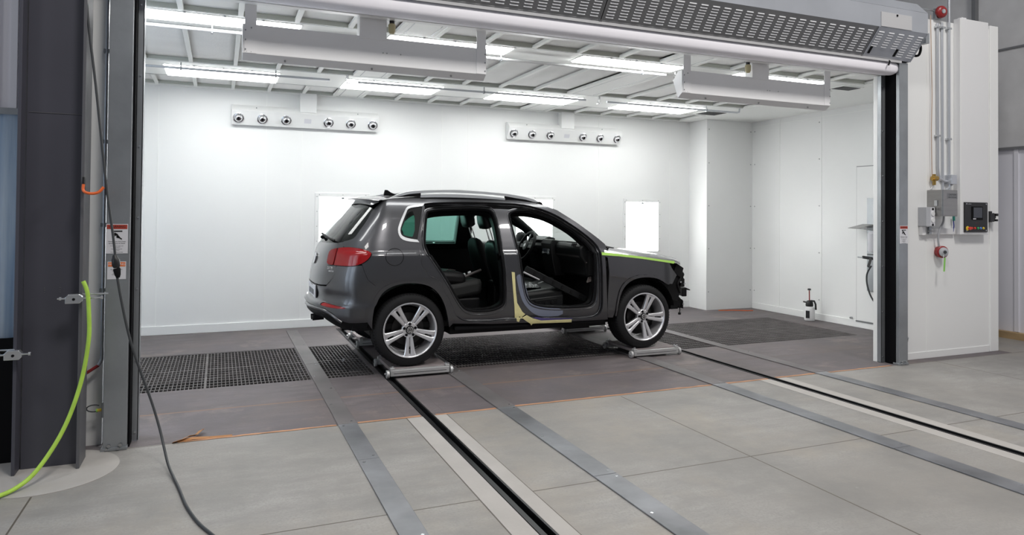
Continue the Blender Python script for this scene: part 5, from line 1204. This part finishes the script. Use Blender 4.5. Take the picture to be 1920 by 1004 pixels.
# repair: primer patch and tapes (on the recessed jamb and the sill)
pr_ = P['primer']; pr_ = pr_[:8]+[(s+.010, z+.016) for s, z in pr_[8:]]
panel('primer_patch', chai(pr_, 1), 'primer', CAR, (), -.0395, .0015, .03)
panel('purple_tape_line', [(1.30, .404), (1.40, .388), (1.52, .378), (1.72, .371), (1.72, .359), (1.375, .362), (1.27, .396)], 'purple_tape', CAR, (), .0015, .001, .03)
panel('masking_tape', [(1.044, .867), (1.076, .862), (1.089, .686), (1.106, .552), (1.167, .456), (1.20, .43), (1.155, .390), (1.138, .410), (1.118, .382), (1.088, .382), (1.078, .514), (1.06, .687)], 'masking_tape', CAR, (), -.037, .004, .03)
panel('masking_tape', [(1.088, .405), (1.094, .371), (1.118, .363), (1.130, .400), (1.155, .399), (1.20, .366), (1.243, .342), (1.263, .319), (1.273, .3375), (1.31, .338), (1.72, .328), (1.714, .359), (1.366, .364), (1.274, .389), (1.20, .428), (1.155, .405), (1.118, .408)], 'masking_tape', CAR, (), .004, .006, .03)
panel('green_tape', P['tape_green'], 'lime_tape', CAR, (), .008, .006, .03)
# ------------------------------------------------------------------ wheels
def wheel(x, y0, sg, ang, far=False):
    """outer face at y0, outward direction sg along y"""
    w = bpy.data.objects.new('wheel', None); COL.objects.link(w); w.parent = CAR
    Z = .343; c = Vector((x, y0, Z)); ax = Vector((0, sg, 0)); W = .250
    ty = [(-.012, .262), (.0, .270), (.002, .285), (-.004, .310), (-.016, .331), (-.034, .3425), (-.06, .3437), (-W+.06, .3437), (-W+.034, .3425), (-W+.016, .331), (-W, .300), (-W+.004, .262)]
    MB().lathe(ty, c, ax, 72, closed=True).build('tyre', 'tyre', w, smooth=40)
    g = MB()
    for h in (-.060, -.095, -.155, -.190): g.lathe([(h-.005, .3452), (h+.005, .3452), (h+.005, .3435), (h-.005, .3435)], c, ax, 72, closed=True)
    for k in range(72):
        a = 2*math.pi*k/72; u = Vector((math.cos(a), 0, math.sin(a))); t = Vector((-math.sin(a), 0, math.cos(a)))
        g.obox(c+ax*-.032+u*.3395+t*.002, t*.0022, ax*.017+u*-.006, u*.0022)
        g.obox(c+ax*-.225+u*.3405, t*.0022, ax*.014+u*.005, u*.0022)
    g.build('tread_groove', 'rubber_black', w)
    # rim: lip, barrel
    rim = MB().lathe([(-.006, .2625), (.004, .2600), (.005, .2520), (-.004, .2440), (-.018, .2400), (-.050, .2320), (-.130, .2200), (-.20, .2250), (-.235, .245), (-.235, .250), (-.20, .232), (-.130, .227), (-.05, .240), (-.02, .256)], c, ax, 64, closed=True).build('rim', 'alloy', w, smooth=40)
    MB().cyl(c+ax*-.135, c+ax*-.165, .205, 40).build('brake_dust_shield', 'car_dark', w)
    MB().lathe([(-.112, .07), (-.108, .155), (-.122, .157), (-.124, .07)], c, ax, 40, closed=True).build('brake_disc', 'disc_dark', w, smooth=40)
    sp = MB()
    for k in range(5):
        a0 = math.radians(ang+72*k); u = Vector((math.cos(a0), 0, math.sin(a0)))*1; t = Vector((-math.sin(a0), 0, math.cos(a0)))
        for q in (1, -1):
            rings = []
            for r, off, hw, h, dp in ((.050, .0150, .0135, -.026, .05), (.085, .0185, .0155, -.020, .045), (.13, .0225, .0178, -.014, .04), (.19, .0280, .0205, -.008, .038), (.225, .0320, .0240, -.004, .036), (.236, .0350, .0290, -.003, .034), (.2465, .0400, .0370, -.003, .03)):
                cc = c+u*r+t*off*q
                a_, b_ = t*hw, ax
                rings.append([cc-a_+ax*(h-.008), cc-a_*.62+ax*h, cc+a_*.62+ax*h, cc+a_+ax*(h-.008), cc+a_*.8+ax*(h-dp), cc-a_*.8+ax*(h-dp)])
            sp.loft(rings)
    for k in range(5):    # web that joins two spokes near the hub
        a0 = math.radians(ang+72*k); u = Vector((math.cos(a0), 0, math.sin(a0))); t = Vector((-math.sin(a0), 0, math.cos(a0)))
        sp.obox(c+u*.10+ax*-.050, u*.06, t*.02, ax*.010)
        sp.obox(c+u*.236+ax*-.028, u*.012, t*.035, ax*.014)
    sp.build('spokes', 'alloy', w, smooth=35, bevel=.002)
    MB().lathe([(-.060, .078), (-.030, .076), (-.022, .066), (-.024, .040), (-.060, .038)], c, ax, 40).build('hub', 'alloy', w, smooth=40)
    lb = MB()
    for k in range(5):
        a0 = math.radians(ang+36+72*k); u = Vector((math.cos(a0), 0, math.sin(a0)))
        lb.cyl(c+u*.056+ax*-.026, c+u*.056+ax*-.0195, .0135, 16)
    lb.build('lug_hole', 'rubber_black', w)
    cap = MB().lathe([(-.03, .033), (-.014, .033), (-.010, .030), (-.009, .002)], c, ax, 28).build('centre_cap', 'alloy_dark', w, smooth=40)
    if not far:   # emblem ring with its crossed strokes
        e = MB().lathe([(-.0095, .0305), (-.0065, .0295), (-.0065, .0262), (-.0095, .0255)], c, ax, 32, closed=True)
        def stroke(a, b, r=.0021):
            A, B = c+Vector((a[0], 0, a[1]))+ax*-.0078, c+Vector((b[0], 0, b[1]))+ax*-.0078; d = B-A; n = Vector((-d.z, 0, d.x)).normalized()*r
            e.obox((A+B)/2, d/2, n, ax*.0014)
        s_ = .001
        rot = math.radians(ang+90)
        def R2(p): return (p[0]*math.cos(rot)-p[1]*math.sin(rot), p[0]*math.sin(rot)+p[1]*math.cos(rot))
        for a, b in (((-10, 24), (0, 3)), ((10, 24), (0, 3)), ((-21, 16), (-9, -23)), ((-9, -23), (0, -3)), ((0, -3), (9, -23)), ((9, -23), (21, 16))):
            stroke(R2((a[0]*s_, a[1]*s_)), R2((b[0]*s_, b[1]*s_)))
        e.build('emblem', 'chrome', cap)
    return w
YF = -.895
wheel(0, YF, -1, -90); wheel(2.604, YF, -1, -4); wheel(0, -YF, 1, 10, True); wheel(2.604, -YF, 1, 40, True)
# wheel housings
for x in (0, 2.604):
    for sg in (-1, 1):
        a0, a1 = (.05, math.pi-.02) if x < 1 else (.18, math.pi+.05)
        m = MB(); n = 20; rings = []
        arc = [a0+(a1-a0)*k/n for k in range(n+1)]
        for y in (.915, .50): rings.append([Vector((x+.405*math.cos(a), y*sg*(.955 if y > .8 else 1), .37+.405*math.sin(a))) for a in arc])
        vs = rings[0]+rings[1]; m.add(vs, [(i, i+1, n+2+i, n+1+i) for i in range(n)])
        m.add([(x+.405*math.cos(a), .50*sg, .37+.405*math.sin(a)) for a in arc], [tuple(range(n+1))])
        m.build('wheel_housing', 'car_dark', CAR, fix=False)
# underbody, sills
u = MB(); u.box(.42, 2.17, -.80, .80, .265, .345); u.box(-.30, 3.05, -.50, .50, .24, .36); u.box(-.60, -.38, -.66, .66, .40, .50)
u.box(.50, 2.05, -.845, -.79, .298, .345)
u.cyl((-.45, .3, .27), (.2, .3, .25), .09, 14); u.box(1.0, 1.6, -.55, -.30, .23, .27); u.box(1.72, 2.0, -.75, -.5, .235, .27); u.cyl((0, -.7, .32), (0, .7, .32), .04, 10); u.cyl((2.604, -.7, .32), (2.604, .7, .32), .04, 10)
u.build('underbody', 'car_dark', CAR)
MB().box(.45, 2.12, -.862, -.80, .305, .352).build('sill_trim', 'rubber_black', CAR, bevel=.012)
MB().box(-.52, 2.10, -.78, .78, .345, .40).box(2.05, 2.11, -.78, .78, .36, 1.02).box(-.52, -.30, -.45, .45, .36, 1.0).build('floor_pan', 'car_trim', CAR)
def headl(u_, v): return tuple(Vector(roof(u_, .04+.92*v))-Vector((0, 0, .045)))
MB().grid(headl, 14, 12).build('headliner', 'car_trim', CAR, smooth=60)
# roof cross-member and torn trim above the windscreen
MB().tube([screen_pt(.04, k/10) for k in range(11)], .035, 8).build('header_trim', 'car_trim', CAR, smooth=60)
for sg in (-1, 1):
    MB().tube([tuple(Vector((v[0]-.02, v[1]*.955*(1 if sg < 0 else -1), v[2]-.02))) for v in [SURF(*r_ws(k/10)) for k in range(11)]], .055 if sg > 0 else .03, 8).build('pillar_trim', 'leather_black', CAR, smooth=60)
MB().tube([(1.66, -.30, 1.49), (1.66, -.29, 1.455), (1.675, -.285, 1.43), (1.69, -.28, 1.425)], .012, 8).build('sensor_bracket', 'car_trim', CAR)
# dashboard
dsh = bpy.data.objects.new('dashboard', None); COL.objects.link(dsh); dsh.parent = CAR
prof = [(2.16, 1.085), (2.02, 1.125), (1.93, 1.135), (1.885, 1.09), (1.895, 1.00), (1.95, .93), (1.97, .78), (2.10, .72), (2.16, .72)]
MB().prism_y(prof, -.74, .74).build('dash_panel', 'leather_black', dsh, smooth=40, bevel=.02)
MB().prism_y([(1.893, 1.005), (1.91, 1.005), (1.93, .985), (1.901, .985)], -.70, -.14).build('trim_line', 'belt_grey', dsh)
MB().prism_y([(2.05, 1.13), (1.86, 1.16), (1.83, 1.11), (1.86, .90), (1.90, .74), (2.05, .74)], -.13, .13).build('centre_stack', 'black_plastic', dsh, bevel=.01)
MB().obox((1.842, 0, 1.045), (.012, 0, .05), (0, .09, 0), (-.004, 0, .001)).build('radio_screen', 'screen', dsh)
m = MB()
for k in range(-2, 3):
    m.cyl((1.868, .040*k, .955), (1.858, .040*k, .953), .012, 12)
for k in (-1, 1): m.cyl((1.84, .075*k, 1.0), (1.826, .075*k, 1.0), .012, 12)
m.build('dial', 'satin_silver', dsh)
m = MB()
for y in (-.085, .085, -.66, -.60): m.obox((1.872, y, 1.118), (.008, 0, .018), (0, .025, 0), (.004, 0, 0))
m.build('air_vent', 'rubber_black', dsh)
MB().prism_y([(1.86, 1.135), (1.98, 1.185), (2.06, 1.16), (2.04, 1.12)], .18, .56).build('instrument_hood', 'leather_black', dsh, smooth=40, bevel=.02)
m = MB(); m.box(1.96, 2.08, -.80, -.745, .80, 1.06); m.build('dash_end', 'car_trim', dsh)
m = MB()
for k in range(9):
    r = random.Random(k); m.obox((2.02+r.uniform(-.05, .05), -.752, .98-.030*k), (.022, 0, .006), (0, .012, 0), (.004, 0, .014))
m.tube(smooth_path([(2.0, -.76, 1.03), (2.05, -.77, .95), (2.01, -.77, .88), (2.06, -.76, .78), (2.08, -.76, .65)], 4), .012, 6)
m.build('wiring_bundle', 'dull_metal', dsh)
stw = bpy.data.objects.new('steering_wheel', None); COL.objects.link(stw); stw.parent = CAR
sc_ = Vector((1.745, .36, 1.065)); sn = Vector((-.90, 0, .43)).normalized(); su = Vector((0, 1, 0)); sv = sn.cross(su)
ring = [sc_+(su*math.cos(a)+sv*math.sin(a))*.182 for a in [2*math.pi*k/36 for k in range(36)]]
MB().tube(ring, .019, 10, True).build('wheel_ring', 'leather_black', stw, smooth=60)
MB().lathe([(-.03, .05), (.012, .062), (.020, .050), (.024, .02)], sc_, sn, 24).obox(sc_+sv*.0, su*.16, sv*.022, sn*.008).obox(sc_-sv*.09, su*.02, sv*.09, sn*.008).build('hub_pad', 'black_plastic', stw, smooth=40)
MB().lathe([(.025, .022), (.027, .020)], sc_, sn, 20).obox(sc_-sv*.10+sn*.010, su*.010, sv*.045, sn*.002).build('spoke_insert', 'satin_silver', stw)
MB().cyl(sc_-sn*.03, sc_-sn*.22, .03, 10).build('column', 'car_trim', stw)
# far mirror
m = MB().lathe([(0, .02), (.02, .075), (.07, .085), (.12, .06), (.14, .02)], (1.90, 1.0, 1.135), (1, .1, 0), 20)
m.build('door_mirror', 'car_trim', CAR, smooth=60)
# seats
def rbox(m, c, dx, dy, dz, ax=(1, 0, 0), az=(0, 0, 1)):
    ax, az = Vector(ax).normalized(), Vector(az).normalized(); ay = az.cross(ax); return m.obox(c, ax*dx/2, ay*dy/2, az*dz/2)
def front_seat(y, xo, near):
    s = bpy.data.objects.new('front_seat', None); COL.objects.link(s); s.parent = CAR
    b0, b1 = Vector((1.14+xo, y, .60)), Vector((.93+xo, y, 1.15)); d = (b1-b0).normalized(); nx = Vector((d.z, 0, -d.x))
    rings = []
    for t, wd, th in ((0, .24, .065), (.25, .25, .065), (.6, .245, .06), (.85, .20, .05), (.97, .15, .035), (1.02, .09, .015)):
        c = b0+(b1-b0)*t; pts = []
        for k in range(20):
            a = 2*math.pi*k/20; ca, sa = math.cos(a), math.sin(a); e = .6
            pts.append(c+Vector((0, 1, 0))*wd*math.copysign(abs(ca)**e, ca)+nx*th*math.copysign(abs(sa)**e, sa)*(1.0+.35*abs(ca)))
        rings.append(pts)
    MB().loft(rings).build('backrest', 'leather_black' if near else 'cloth_black', s, smooth=60)
    m = MB(); rbox(m, (1.42+xo, y, .575), .56, .50, .15, (1, 0, .10)); m.build('seat_cushion', 'leather_black', s, bevel=.05, smooth=60)
    m = MB(); rbox(m, (1.40+xo, y, .45), .48, .44, .12); m.build('seat_base', 'car_trim', s, bevel=.02)
    m = MB(); rbox(m, (1.44+xo, y-.255 if near else y+.255, .50), .44, .03, .14, (1, 0, .08)); sh = m.build('side_shield', 'leather_black', s, bevel=.014, smooth=60)
    if near:
        m = MB(); rbox(m, (1.45+xo, y-.273, .505), .26, .012, .085, (1, 0, .08)); bz = m.build('switch_panel', 'car_trim', s, bevel=.01)
        m = MB()
        for k in (-1, 0, 1): m.cyl((1.45+xo+.07*k, y-.279, .505+.006*k), (1.45+xo+.07*k, y-.288, .505+.006*k), .018, 14)
        m.build('switch', 'leather_black', bz)
    hc = b1+d*.262+Vector((.01, 0, 0)); rings = []
    for t, wd, th in ((-.100, .100, .035), (-.088, .132, .056), (-.03, .140, .064), (.04, .124, .060), (.088, .085, .046), (.104, .045, .020)):
        c = hc+d*t+nx*.012*t/.1
        rings.append([c+Vector((0, 1, 0))*wd*math.copysign(abs(math.cos(a))**.6, math.cos(a))+nx*th*math.copysign(abs(math.sin(a))**.7, math.sin(a)) for a in [2*math.pi*k/20 for k in range(20)]])
    MB().loft(rings).build('headrest', 'leather_black', s, smooth=60)
    m = MB()
    for q in (-.055, .055): m.cyl(b1+Vector((0, q, 0))-d*.05, hc+Vector((0, q, 0))-d*.08, .0075, 8)
    m.build('headrest_post', 'satin_silver', s)
front_seat(-.37, .085, True); front_seat(.37, .145, False)
bs = bpy.data.objects.new('rear_bench', None); COL.objects.link(bs); bs.parent = CAR
m = MB(); rbox(m, (.55, -.33, .66), .56, .60, .17, (1, 0, .16)); rbox(m, (.55, .33, .66), .56, .58, .17, (1, 0, .16)); m.build('seat_cushion', 'cloth_black', bs, bevel=.05, smooth=60)
m = MB(); rbox(m, (.56, 0, .52), .50, 1.2, .14); m.build('bench_base', 'car_trim', bs, bevel=.02)
m = MB(); rbox(m, (.40, -.34, .80), .52, .54, .14, (1, 0, -.10)); rbox(m, (.16, .34, .98), .14, .56, .62, (1, 0, .25), (-.25, 0, 1)); m.build('backrest', 'car_trim', bs, bevel=.05, smooth=60)
m = MB()
for x, z in ((.66, .815), (.72, .835)): m.obox((x, -.50, z), (.016, 0, .006), (0, .012, 0), (-.004, 0, .014))
m.build('buckle', 'satin_silver', bs, bevel=.004)
m = MB().tube(smooth_path([(.50, -.52, .80), (.62, -.54, .79), (.74, -.53, .83), (.84, -.50, .86), (.80, -.46, .83)], 4), .014, 8).tube(smooth_path([(.44, -.50, .84), (.50, -.47, .87), (.58, -.46, .86)], 4), .006, 6)
m.build('seat_belt', 'belt_grey', bs, smooth=60)
MB().prism_y([(1.15, .40), (1.90, .40), (1.90, .72), (1.70, .66), (1.15, .70)], -.10, .10).build('centre_console', 'black_plastic', CAR, bevel=.02)
# loose parts lying inside the car
lt = thing('loose_trim_strip', (0, 0, 0), 'long black trim strip lying slanted across the front footwell of the car', 'trim strip')
a, b = Vector((1.30, -.62, .875)), Vector((2.00, -.66, .53)); d = (b-a); dn = d.normalized(); n2 = Vector((-dn.z, 0, dn.x))
if n2.z < 0: n2 = -n2
MB().obox((a+b)/2, d/2, (0, .012, 0), n2*.034).build('strip', 'leather_black', lt, bevel=.006)
MB().tube([a-n2*.04, a+d*.25-n2*.035], .012, 8).build('metal_edge', 'satin_silver', lt)
m = MB()
for k in range(6): m.obox(a+d*(.15+.15*k)+Vector((0, -.014, 0)), dn*.012, (0, .006, 0), n2*.014)
m.build('clip', 'car_trim', lt)
pb = thing('plastic_bag', (0, 0, 0), 'crumpled clear plastic bag on the front seat cushion of the car', 'bag')
r = random.Random(4)
def bag(u_, v):
    x = 1.30+.22*u_; yy = -.55+.20*v; return (x, yy, .665+.035*math.sin(math.pi*u_)*math.sin(math.pi*v)+.018*math.sin(17*u_+5*v)*math.sin(13*v))
MB().grid(bag, 16, 14).build('film', 'cloudy_film', pb, smooth=60)
MB().obox((1.80, -.70, .44), (.035, 0, -.02), (0, .01, 0), (.006, 0, .012)).obox((.62, -.80, .475), (.02, 0, 0), (0, .02, 0), (0, 0, .02)).build('sill_clip', 'sign_white', CAR, bevel=.004)
# front end without its bumper
fe = bpy.data.objects.new('front_frame', None); COL.objects.link(fe); fe.parent = CAR; fe.location = (.11, 0, 0)
m = MB()
m.box(2.95, 3.02, -.62, .62, .36, .90); m.box(3.02, 3.10, -.60, .60, .78, .86)
m.obox((3.06, -.66, .82), (.05, 0, -.03), (0, .07, 0), (.02, 0, .055)).obox((3.12, -.64, .74), (.03, 0, .0), (0, .06, 0), (0, 0, .05)).obox((3.10, -.60, .66), (.04, 0, 0), (0, .10, 0), (0, 0, .03))
m.obox((3.17, -.62, .775), (.016, 0, .03), (0, .01, 0), (-.01, 0, .006)).obox((3.19, -.62, .72), (.010, 0, .05), (0, .012, 0), (-.006, 0, .002))
m.cyl((3.0, -.60, .70), (3.15, -.60, .70), .05, 12); m.prism_y([(2.80, .93), (3.02, .90), (3.10, .80), (3.12, .66), (3.08, .48), (2.80, .46)], -.70, -.60); m.box(2.90, 3.10, -.58, -.48, .50, .60); m.box(2.90, 3.10, .48, .58, .50, .60)
m.build('radiator_support', 'car_dark', fe, bevel=.006)
bmp = []
for k in range(13):
    y = -.66+1.32*k/12; c = 1-(y/.66)**2; bmp.append([Vector((3.16+.13*c, y, .51)), Vector((3.225+.13*c, y, .51)), Vector((3.225+.13*c, y, .61)), Vector((3.16+.13*c, y, .61))])
MB().loft(bmp).build('bumper_beam', 'car_trim', fe, bevel=.008)
m = MB().obox((3.19, -.60, .665), (.022, 0, 0), (0, .035, 0), (0, 0, .045)).cyl((3.19, -.565, .70), (3.19, -.635, .70), .022, 14).obox((3.235, -.62, .595), (.03, 0, -.012), (0, .05, 0), (0, 0, .006))
m.obox((3.15, -.60, .44), (.02, 0, -.02), (0, .02, 0), (.012, 0, .05)).obox((3.19, -.60, .42), (.010, 0, -.01), (0, .03, 0), (.0, 0, .045)).obox((3.06, -.60, .42), (.05, 0, .0), (0, .05, 0), (.0, 0, .05)).obox((3.05, -.62, .56), (.06, 0, .0), (0, .05, 0), (.0, 0, .05))
m.tube(smooth_path([(2.95, -.71, .87), (3.05, -.70, .82), (3.10, -.70, .74), (3.06, -.71, .66), (3.10, -.70, .56)], 4), .013, 8); m.tube(smooth_path([(3.16, -.64, .80), (3.20, -.63, .76), (3.17, -.62, .70), (3.21, -.62, .66)], 4), .010, 8)
m.tube([(3.12, -.66, .43), (3.125, -.665, .36), (3.12, -.665, .325)], .006, 6).cyl((3.12, -.665, .33), (3.12, -.665, .305), .016, 10)
m.tube(smooth_path([(3.02, -.69, .86), (3.10, -.67, .80), (3.13, -.66, .70), (3.11, -.66, .62)], 4), .016, 8)
m.build('bracket', 'car_dark', fe, bevel=.004)
m = MB()
for p in ((3.10, -.705, .685), (3.14, -.70, .43), (3.17, -.68, .66)): m.cyl(p, (p[0], p[1]-.012, p[2]), .010, 8)
m.build('bolt', 'bolt_metal', fe)
MB().box(2.20, 2.95, -.60, .60, .40, .86).build('engine_block', 'car_dark', CAR, bevel=.03)
CAR.location = (1.673, 7.335, .093); lt.location = CAR.location; pb.location = CAR.location
# ================================================================== WHEEL DOLLIES
def dolly(cx, y0, label):
    t = thing('wheel_dolly', (cx, y0, 0), label, 'dolly', 'wheel dollies under the car')
    hw = .285; dp = .60
    MB().box(cx-hw, cx+hw, y0, y0+.05, .022, .080).build('front_bar', 'dolly_metal', t, bevel=.005)
    MB().box(cx-hw, cx+hw, y0+dp-.05, y0+dp, .022, .080).build('rear_bar', 'dolly_metal', t, bevel=.005)
    MB().box(cx-hw+.01, cx+hw-.01, y0+.045, y0+dp-.045, .060, .0905).build('deck', 'dolly_deck', t, bevel=.003)
    MB().box(cx-hw+.03, cx+hw-.03, y0-.0015, y0+.001, .046, .050).build('bar_groove', 'rail_steel', t)
    for sx in (-1, 1):
        for yy in (y0+.02, y0+dp-.03):
            x = cx+sx*(hw+.022)
            w = MB().cyl((x-.012, yy+.01, .040), (x+.014, yy+.01, .040), .038, 24).build('caster', 'dolly_metal', t, smooth=40, bevel=.003)
            MB().cyl((x+sx*.014, yy+.01, .046), (x+sx*.030, yy+.01, .046), .010, 8).build('axle_nut', 'bolt_metal', w)
            b = MB(); b.box(min(x-sx*.02, x-sx*.06), max(x-sx*.02, x-sx*.06), yy-.018, yy+.035, .06, .098)
            b.build('caster_bracket', 'dolly_metal', t, bevel=.003)
            n = MB()
            for dx, dy in ((-.03, .0), (-.05, .02)): n.cyl((x+sx*dx, yy+dy, .098), (x+sx*dx, yy+dy, .112), .009, 8)
            n.build('bolt', 'bolt_metal', t)
    return t
dolly(1.765, 6.40, 'wheel dolly under the near rear wheel of the car')
dolly(4.410, 6.40, 'wheel dolly under the near front wheel of the car')
dolly(1.775, 8.0, 'wheel dolly under the far rear wheel')
dolly(4.410, 8.0, 'wheel dolly under the far front wheel')
